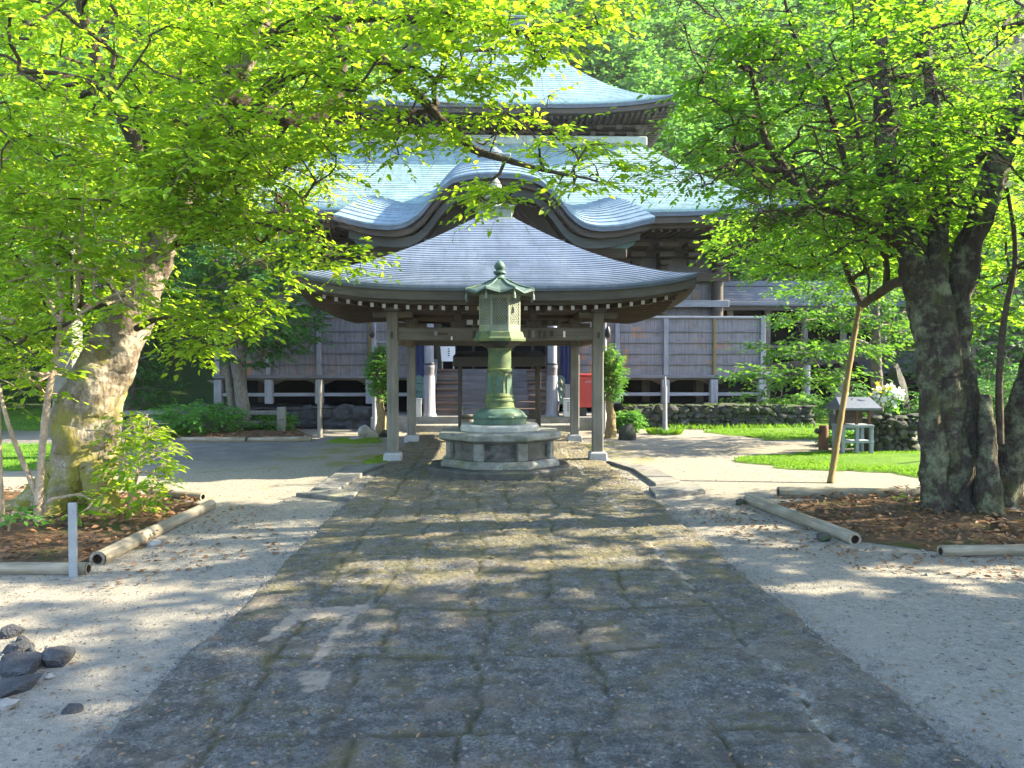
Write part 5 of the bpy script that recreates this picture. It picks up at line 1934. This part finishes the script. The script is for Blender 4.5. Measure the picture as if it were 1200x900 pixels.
hero('cherry_tree', 'big old leaning tree with mossy pale trunk and wide leafy limbs', G(105, 598), limbs, A, [M['bark_l'], M['bark_b']], M['lf_l'], 5, .42, .074, 10, r_tip=.0035, r_k=.0042, rmax=.04, lump=.09, branch_mi=1, big_sides=52)

# --- right hand tree
limbs = [
    (Wl([(1122, 622, 8.15), (1116, 590, 8.15), (1108, 500, 8.12), (1098, 420, 8.1), (1084, 350, 8.1), (1068, 295, 8.12), (1046, 240, 8.2), (1036, 150, 8.2), (1030, 40, 8.3), (1024, -80, 8.3)]),
     [.26, .205, .195, .185, .17, .14, .105, .09, .075, .05]),
    (Wl([(1140, 622, 8.2), (1137, 590, 8.2), (1128, 500, 8.22), (1116, 420, 8.22), (1118, 350, 8.2), (1138, 285, 8.1), (1163, 210, 8.0), (1188, 130, 7.9), (1225, 30, 7.8)]), [.27, .215, .2, .185, .155, .13, .12, .10, .07]),
    (Wl([(1112, 440, 8.0), (1104, 370, 7.98), (1098, 320, 8.0), (1102, 250, 8.1), (1100, 160, 8.2), (1085, 60, 8.2), (1080, -60, 8.2)]), [.13, .12, .105, .085, .07, .05, .03]),
    (Wl([(1088, 300, 8.15), (1035, 272, 8.0), (990, 248, 7.8), (945, 234, 7.6), (915, 190, 7.5), (897, 165, 7.5), (886, 108, 7.4), (868, 40, 7.3)]), [.1, .085, .065, .05, .04, .032, .025, .012]),
    (Wl([(1085, 275, 8.1), (1104, 240, 7.9), (1150, 182, 7.6), (1205, 128, 7.3)]), [.06, .05, .045, .03]),
    (Wl([(1005, 255, 7.9), (990, 190, 7.7), (968, 118, 7.5), (930, 40, 7.3), (915, -30, 7.2)]), [.035, .03, .024, .018, .01]),
    (Wl([(1018, 235, 8.0), (1000, 130, 7.7), (975, 60, 7.5)]), [.03, .02, .01]),
    (Wl([(1165, 616, 8.3), (1172, 590, 8.3), (1188, 510, 8.3), (1212, 440, 8.2), (1240, 330, 8.1), (1260, 200, 8.1)]), [.22, .17, .15, .14, .11, .08]),
    (Wl([(1172, 520, 8.0), (1171, 450, 8.0), (1176, 380, 7.95), (1190, 300, 7.9), (1180, 220, 7.8)]), [.04, .035, .03, .025, .015]),
    (Wl([(1160, 616, 7.85), (1158, 560, 7.88), (1156, 500, 7.92), (1154, 462, 7.95)]), [.16, .105, .08, .05]),
    (Wl([(1100, 618, 7.95), (1096, 570, 7.98), (1092, 500, 8.0), (1088, 420, 8.02), (1080, 360, 8.06)]), [.18, .125, .115, .105, .08]),
    (Wl([(1100, 372, 8.1), (1060, 330, 9.0), (1020, 350, 10.2), (1008, 352, 11.25), (985, 290, 11.6), (985, 235, 11.8)]), [.07, .06, .055, .05, .04, .02]),
]
A = (blob(985, 110, 180, 125, 6.6, 9.6, 330) + blob(1120, 90, 130, 130, 6.6, 9.6, 230) + blob(1000, 235, 150, 40, 7.0, 9.2, 75) + blob(872, 110, 60, 85, 6.6, 8.6, 62) + blob(875, 205, 50, 26, 6.9, 7.8, 14) + blob(915, 240, 50, 36, 7.2, 9.0, 36)
     + blob(1165, 300, 55, 80, 8.3, 10.0, 55) + blob(915, 285, 85, 36, 9.8, 12.2, 72) + blob(1010, 310, 60, 30, 10.5, 12.5, 30) + blob(1120, 230, 80, 50, 8.3, 10.0, 60) + blob(1040, 180, 110, 50, 6.8, 7.8, 34) + blob(985, 265, 80, 26, 7.2, 8.2, 26) + blob(1065, 250, 100, 50, 9.6, 12.4, 150) + blob(1120, 180, 80, 60, 9.6, 12.4, 60)  # includes rear leaves hidden behind the front crown, added to shade the path
     + blob(1000, -90, 240, 90, 6.6, 9.6, 130) + blob(1280, 150, 80, 250, 6.8, 10, 150) + blob(800, 0, 40, 40, 6.8, 8.2, 12) + blob(815, 195, 55, 28, 6.9, 8.2, 26) + blob(850, 50, 60, 50, 6.8, 8.4, 30))
gb = G(1132, 606)
for an_, ln_, r_ in ((-2.4, .55, .07), (-1.7, .45, .075), (-.9, .5, .065), (3.0, .45, .07), (-.2, .5, .06)):
    c_, s_ = math.cos(an_), math.sin(an_)
    limbs.append(([np.array((gb.x + c_ * .18, 8.2 + s_ * .12, .34)), np.array((gb.x + c_ * ln_ * .6, 8.2 + s_ * ln_ * .6, .10)), np.array((gb.x + c_ * ln_ * 1.3, 8.2 + s_ * ln_ * 1.3, -.06))], [r_ * 1.4, r_, r_ * .5]))
hero('lichened_tree', 'large dark multi-stemmed tree with lichen patches on its trunk in the right bed', G(1130, 606), limbs, A, [M['bark_r'], M['bark_b']], M['lf_r'], 5, .42, .072, 10, r_tip=.0035, r_k=.0042, rmax=.04, lump=.17, branch_mi=1, big_sides=52, flute=.09)

# --- multi-stemmed shrub in front of the cherry
limbs = [
    (Wl([(44, 616, 7.7), (47, 560, 7.7), (54, 480, 7.7), (68, 400, 7.7), (72, 350, 7.7), (58, 290, 7.7), (46, 190, 7.6)]), [.05, .036, .031, .027, .022, .018, .009]),
    (Wl([(66, 405, 7.7), (88, 360, 7.7), (94, 290, 7.7), (98, 230, 7.7)]), [.024, .022, .018, .009]),
    (Wl([(52, 600, 7.75), (22, 530, 7.6), (5, 480, 7.5), (-15, 380, 7.5)]), [.028, .022, .019, .01]),
    (Wl([(2, 620, 7.5), (0, 560, 7.5), (-4, 430, 7.5), (-10, 300, 7.5)]), [.034, .026, .02, .01]),
    (Wl([(80, 378, 7.7), (120, 352, 7.5), (160, 335, 7.3)]), [.022, .015, .008]),
    (Wl([(74, 390, 7.7), (50, 330, 7.8), (30, 260, 7.8)]), [.024, .018, .01]),
]
A = blob(70, 250, 95, 110, 7.0, 8.4, 115) + blob(30, 400, 60, 80, 7.2, 8.3, 34) + blob(150, 340, 50, 40, 7.0, 7.7, 20) + blob(25, 150, 80, 60, 7.0, 8.4, 40) + blob(95, 590, 18, 14, 7.5, 7.8, 4)
hero('stem_shrub', 'tall shrub of several thin pale sunlit stems in front of the mossy trunk', G(46, 612), limbs, A, M['bark_s'], M['lf_l'], 3, .32, .085, 7, cat='shrub')

# --- leafy bush at the foot of the cherry
gb = G(160, 590)
limbs = [(Wl([(150, 596, 8.3), (165, 540, 8.2), (178, 490, 8.1)]), [.02, .014, .006]), (Wl([(152, 596, 8.3), (150, 560, 8.2), (140, 500, 8.0)]), [.015, .01, .006])]
A = blob(168, 540, 34, 56, 7.7, 8.5, 62) + blob(140, 520, 16, 40, 7.7, 7.95, 8)
hero('leafy_bush', 'bright leafy bush growing against the foot of the leaning mossy trunk', (gb.x, gb.y, 0), limbs, A, M['bark_s'], M['lf_l'], 3, .2, .07, 6, cat='bush')
gb = G(12, 618)
limbs = [(Wl([(10, 622, 7.1), (14, 604, 7.0)]), [.01, .005])]
hero('seedling', 'low leafy seedling at the left end of the left bed', (gb.x, gb.y, 0), limbs, blob(14, 606, 24, 8, 6.8, 7.2, 9), M['bark_s'], M['lf_g'], 3, .14, .06, 5, cat='plant')
gb = G(1065, 592)
limbs = [(Wl([(1066, 592, 8.7), (1062, 572, 8.7)]), [.006, .003])]
hero('seedling', 'tiny yellow-green seedling among the leaf litter of the right bed', (gb.x, gb.y, 0), limbs, blob(1062, 585, 8, 5, 8.6, 8.8, 4), M['bark_s'], M['lf_m'], 2, .09, .045, 5, cat='plant')

# --- round dark evergreen left of the hall
ex, ey = G(290, 505).x, 19.2
limbs = [([(ex, ey, -.05), (ex - .05, ey, .6), (ex - .1, ey, 1.4), (ex - .05, ey, 2.4), (ex, ey, 3.6), (ex, ey, 4.8)], [.2, .16, .14, .12, .08, .03]),
         ([(ex - .25, ey + .1, -.05), (ex - .35, ey + .1, .8), (ex - .45, ey, 1.8), (ex - .7, ey, 2.8)], [.12, .09, .08, .04])]
A = np.concatenate([ell((ex + .1, ey, 3.1), (1.95, 1.7, 1.55), 330, .45), ell((ex + .2, ey, 4.4), (1.3, 1.3, 1.1), 140, .3), ell((ex + .9, ey - .4, 2.5), (1.0, .9, .7), 60)])
hero('evergreen_tree', 'round dense dark evergreen tree in the far log-edged bed left of the hall', (ex, ey, 0), limbs, list(A), M['bark_d'], M['lf_d'], 4, .34, .11, 6, False)

# --- clipped shrubs flanking the pavilion
for px, yb, lb in ((446, 17.9, 'narrow clipped green shrub on a mossy stem left of the pavilion'), (715, 17.2, 'narrow clipped green shrub on a mossy stem right of the pavilion, beside the boulder')):
    x = W(px, 500, yb).x
    limbs = [([(x, yb, -.03), (x + .02, yb, .4), (x - .02, yb, .85), (x, yb, 1.6)], [.14, .10, .08, .03])]
    A = ell((x, yb, 1.40), (.27, .27, .64), 300, .2)
    t_ = hero('clipped_shrub', lb, (x, yb, 0), limbs, list(A), M['mossbark'], M['lf_g'], 3, .13, .055, 6, False, cat='shrub')
    t_['group'] = 'clipped shrubs flanking the pavilion'

# --- small maple at right back
mx, my = W(1028, 470, 17.0).x, 17.0
limbs = [([(mx, my, -.05), (mx, my, .8), (mx - .03, my, 1.7), (mx - .1, my - .1, 2.6), (mx - .2, my - .3, 3.6)], [.15, .13, .11, .08, .03]),
         ([(mx, my, 1.9), (mx - .8, my - .7, 2.1), (mx - 1.7, my - 1.5, 1.9), (mx - 2.6, my - 2.2, 1.5)], [.05, .04, .025, .01]),
         ([(mx - .05, my, 2.3), (mx - .9, my - .2, 2.6), (mx - 2, my - .6, 2.5)], [.045, .03, .01])]
A = blob(960, 408, 85, 9, 14.0, 16.5, 56) + blob(930, 438, 75, 8, 14, 15.5, 40) + blob(985, 372, 90, 10, 14.5, 17.5, 64) + blob(1010, 340, 90, 14, 15, 18, 70) + blob(1060, 390, 40, 12, 16, 18, 20) + blob(900, 465, 30, 5, 14, 15, 8)
hero('maple_tree', 'small maple with layered bright green sprays above the offering hut', (mx, my, 0), limbs, A, M['bark_d'], M['lf_s'], 4, .45, .10, 8, False)

# --- individual trees further back
def crown_tree(name, label, x, y, h, cr, leaf, bark, n=260, lsz=.16, z0=None, trunk=.16, z=None, ntw=3, per=6, lean=(0, 0), group=None, gaps=True, L=.6):
    z = hill(x, y) if z is None else z
    zb = z0 if z0 is not None else h * .3
    t_ = thing(name, label, 'tree', (x, y, z), group)
    lx, ly = lean
    tp_ = [(x, y, z - .1), (x + lx * .2, y + ly * .2, z + h * .25), (x + lx * .5, y + ly * .5, z + h * .5), (x + lx, y + ly, z + h * .85)]
    limbs = [(tp_, [trunk * 1.3, trunk, trunk * .75, trunk * .2])]
    cz = (zb + h) / 2
    A = np.concatenate([ell((x + lx * .6, y + ly * .6, z + cz), (cr, cr, (h - zb) / 2), int(n * .6), .35)]
                       + [ell((x + lx * .6 + random.uniform(-.6, .6) * cr, y + ly * .6 + random.uniform(-.6, .6) * cr, z + zb + (h - zb) * random.uniform(.15, .85)), (cr * .5, cr * .5, (h - zb) * .16), int(n * .08)) for _ in range(5)])
    m_ = MB()
    O = grow(m_, limbs, list(A), r_tip=.012, r_k=.012, sides=4, big_sides=10)
    P, D, N, S_ = sprays(A, O, ntw, L, lsz, per, flat=.5)
    m_.build('trunk', bark, t_, smooth=70)
    leaf_mesh('crown', P, D, N, S_, leaf, t_, .3, 4, gaps)
    return t_


crown_tree('shade_tree', 'dark tree behind the rail fence, nearest the leaning mossy trunk', -9.5, 21.5, 7.5, 2.3, M['lf_d'], M['bark_d'], 330, .16, 1.2)
crown_tree('shade_tree', 'broad dark tree at the far left behind the lawn', -15.5, 24.5, 10, 3.4, M['lf_f'], M['bark_d'], 420, .2, 1.5, .22)
crown_tree('shade_tree', 'dark tree left of the hall, behind the round evergreen', -8.4, 27.0, 10, 2.8, M['lf_d'], M['bark_d'], 380, .2, 2.0, .2)
crown_tree('shade_tree', 'leafy tree at the left frame edge beyond the memorial post', -12.0, 17.2, 8, 2.4, M['lf_d'], M['bark_d'], 330, .15, 1.4, .16)
crown_tree('shade_tree', 'dark tree behind the shed, right of the corridor', 15.6, 29.5, 9.5, 3.0, M['lf_d'], M['bark_d'], 420, .2, 1.6, .22)
crown_tree('shade_tree', 'bushy dark tree between the corridor roof and the lichened trunk', 11.8, 30.5, 9, 2.8, M['lf_d'], M['bark_d'], 380, .2, 1.2, .2)
crown_tree('shade_tree', 'low dark tree behind the lichened trunk at the right frame edge', 15.5, 24.8, 5.2, 2.4, M['lf_d'], M['bark_d'], 360, .16, .5, .16)
crown_tree('shade_tree', 'dense low tree right of the lichened trunk beyond the lawn', 18.5, 27.0, 7.5, 2.8, M['lf_d'], M['bark_d'], 380, .2, .4, .18)
# small shrubs
for i, (px, Y, h, r_, lf, lb) in enumerate(((944, 22.5, .75, .5, 'lf_f', 'rounded clipped bush in front of the pale grey pole'), (1000, 21.5, 1.1, .7, 'lf_d', 'dark bush behind the small statue'),
                                           (235, 18.2, .75, .9, 'lf_g', 'low ferny green bush under the rail fence'), (318, 18.9, .45, .45, 'lf_g', 'small weedy bush beside the round evergreen trunk'),
                                           (990, 15.3, .28, .35, 'lf_g', 'low tuft beside the tap post'), (1090, 16.2, 1.0, .6, 'lf_d', 'dark bush between the stone block and the lichened trunk'),
                                           (1140, 20.5, 1.3, 1.0, 'lf_d', 'broad dark bush behind the lichened trunk'), (150, 21.0, 1.6, 1.2, 'lf_d', 'dark bush behind the fence left of the evergreen'),
                                           (1215, 18.5, 1.5, 1.2, 'lf_d', 'large dark bush on the lawn at the right frame edge'), (30, 30.0, 2.2, 2.5, 'lf_d', 'wide dark bush beyond the far left lawn'),
                                           (735, 18.7, .5, .25, 'lf_g', 'small bright weed clump behind the mossy boulder'))):
    x = W(px, 500, Y).x
    limbs = [([(x, Y, -.03), (x, Y, h * .5)], [.03, .012])]
    A = ell((x, Y, h * .55), (r_, r_ * .8, h * .5), int(90 + 60 * r_), .3)
    A[:, 2] = np.maximum(A[:, 2], .05)
    hero('bush', lb, (x, Y, 0), limbs, list(A), M['bark_d'], M[lf], 3, .22 + .1 * r_, .08 + .02 * r_, 6, False, cat='bush')

# --- trees to the right, just out of the picture, that shade the foreground; the first added to fill its sunny gap
for x, y, h, cr, n, lb in ((7.4, 3.0, 6.4, 2.1, 520, 'unseen leafy tree added for shade, closest to the right edge of the path'), (9.4, 1.6, 8.2, 2.7, 640, 'leafy roadside tree nearest the viewer, right of the path'), (10.2, 5.2, 8.2, 2.5, 560, 'leafy tree right of the path, beside the right bed'),
                           (13.8, 3.6, 10.5, 3.2, 640, 'tall leafy tree behind the two nearest right-hand trees'), (11.5, -2.2, 9, 3.0, 420, 'leafy tree to the right behind the viewer'),
                           (14.0, 8.6, 8, 2.2, 240, 'leafy tree right of the lawn beyond the right bed')):
    crown_tree('yard_tree', lb, x, y, h, cr, M['lf_r'], M['bark_d'], n, .215, 1.8, .2, z=0, L=.5)

# --- wooded hill behind: one mass
protoA = []
for kx in range(5):
    hh_ = (10, 12, 9, 13, 11)[kx]
    cr = (3.0, 3.4, 3.2, 2.8, 3.8)[kx]
    A = np.concatenate([ell((0, 0, hh_ * .62), (cr, cr, hh_ * .36), 190, .5)] + [ell((random.uniform(-.7, .7) * cr, random.uniform(-.7, .7) * cr, hh_ * random.uniform(.4, .9)), (cr * .45, cr * .45, hh_ * .1), 40, .2) for _ in range(7)])
    O = A - np.array([0, 0, hh_ * .5])
    O /= np.linalg.norm(O, axis=1)[:, None]
    protoA.append((sprays(A, O, 3, .7, .34, 4, flat=.6), hh_))
spots = []
rw = random.Random(21)
for row, (y, x0, x1, st_) in enumerate(((42, -24, 24, 4.2), (49, -30, 32, 4.6), (57, -36, 38, 5.0), (66, -44, 46, 5.4), (76, -52, 54, 6.0), (88, -62, 64, 7.0), (45.5, -12, 22, 4.0), (53, -14, 26, 4.2), (61, -20, 32, 4.4), (71, -28, 40, 5.0), (82, -20, 46, 6.0), (97, -50, 64, 7.5))):
    x = x0
    while x < x1:
        spots.append((x + rw.uniform(-1.4, 1.4), y + rw.uniform(-2.5, 2.5)))
        x += st_
for y in (22, 27, 32, 37):
    for sx in (-1, 1):
        x = 19 if sx < 0 else 22.5
        for q in range(4):
            if sx > 0 and y < 25: continue
            spots.append((sx * (x + q * 4.6) + rw.uniform(-1.2, 1.2), y + rw.uniform(-1.5, 1.5)))
PP, DD, NN_, SS = [], [], [], []
wt = MB()
for x, y in spots:
    (P, D, N, S_), hh_ = protoA[rw.randrange(5)]
    s = rw.uniform(.85, 1.3) * (1 + .004 * max(0, y - 40))
    if x > 10 and y < 40: s *= .72
    a = rw.uniform(0, 6.28)
    Rm = np.array([[math.cos(a), -math.sin(a), 0], [math.sin(a), math.cos(a), 0], [0, 0, 1]])
    z = hill(x, y)
    PP.append((P * s) @ Rm.T + np.array([x, y, z])); DD.append(D @ Rm.T); NN_.append(N @ Rm.T); SS.append(S_ * s)
    wt.tube([(x, y, z - .3), (x, y, z + hh_ * s * .4), (x + .2, y, z + hh_ * s * .8)], [.25 * s, .18 * s, .05], 7)
wood = wt.build('woods', M['bark_d'], smooth=70)
tag(wood, 'wooded hillside of pale green trees rising behind the temple', 'woods', kind='stuff')
cw = leaf_mesh('canopy', np.concatenate(PP), np.concatenate(DD), np.concatenate(NN_), np.concatenate(SS), M['lf_f'], wood, .3, 4, False)
cw['kind'] = 'stuff'
# ------------------------------------------------------------------ thin haze volume, added to lift deep shadows and fade the distance
hz = MB()
hz.box(-403, 403, -303, 403, -1.5, 64)
hm = bpy.data.materials.new('haze')
hm.use_nodes = True
hm.node_tree.nodes.clear()
pv = hm.node_tree.nodes.new('ShaderNodeVolumePrincipled')
pv.inputs['Color'].default_value = (.9, .95, 1.0, 1)
pv.inputs['Density'].default_value = HAZE
pv.inputs['Anisotropy'].default_value = .2
ho = hm.node_tree.nodes.new('ShaderNodeOutputMaterial')
hm.node_tree.links.new(pv.outputs[0], ho.inputs['Volume'])
tag(hz.build('haze', hm), kind='stuff')
print('scene built', len(bpy.data.objects), sum(len(m.polygons) for m in bpy.data.meshes))
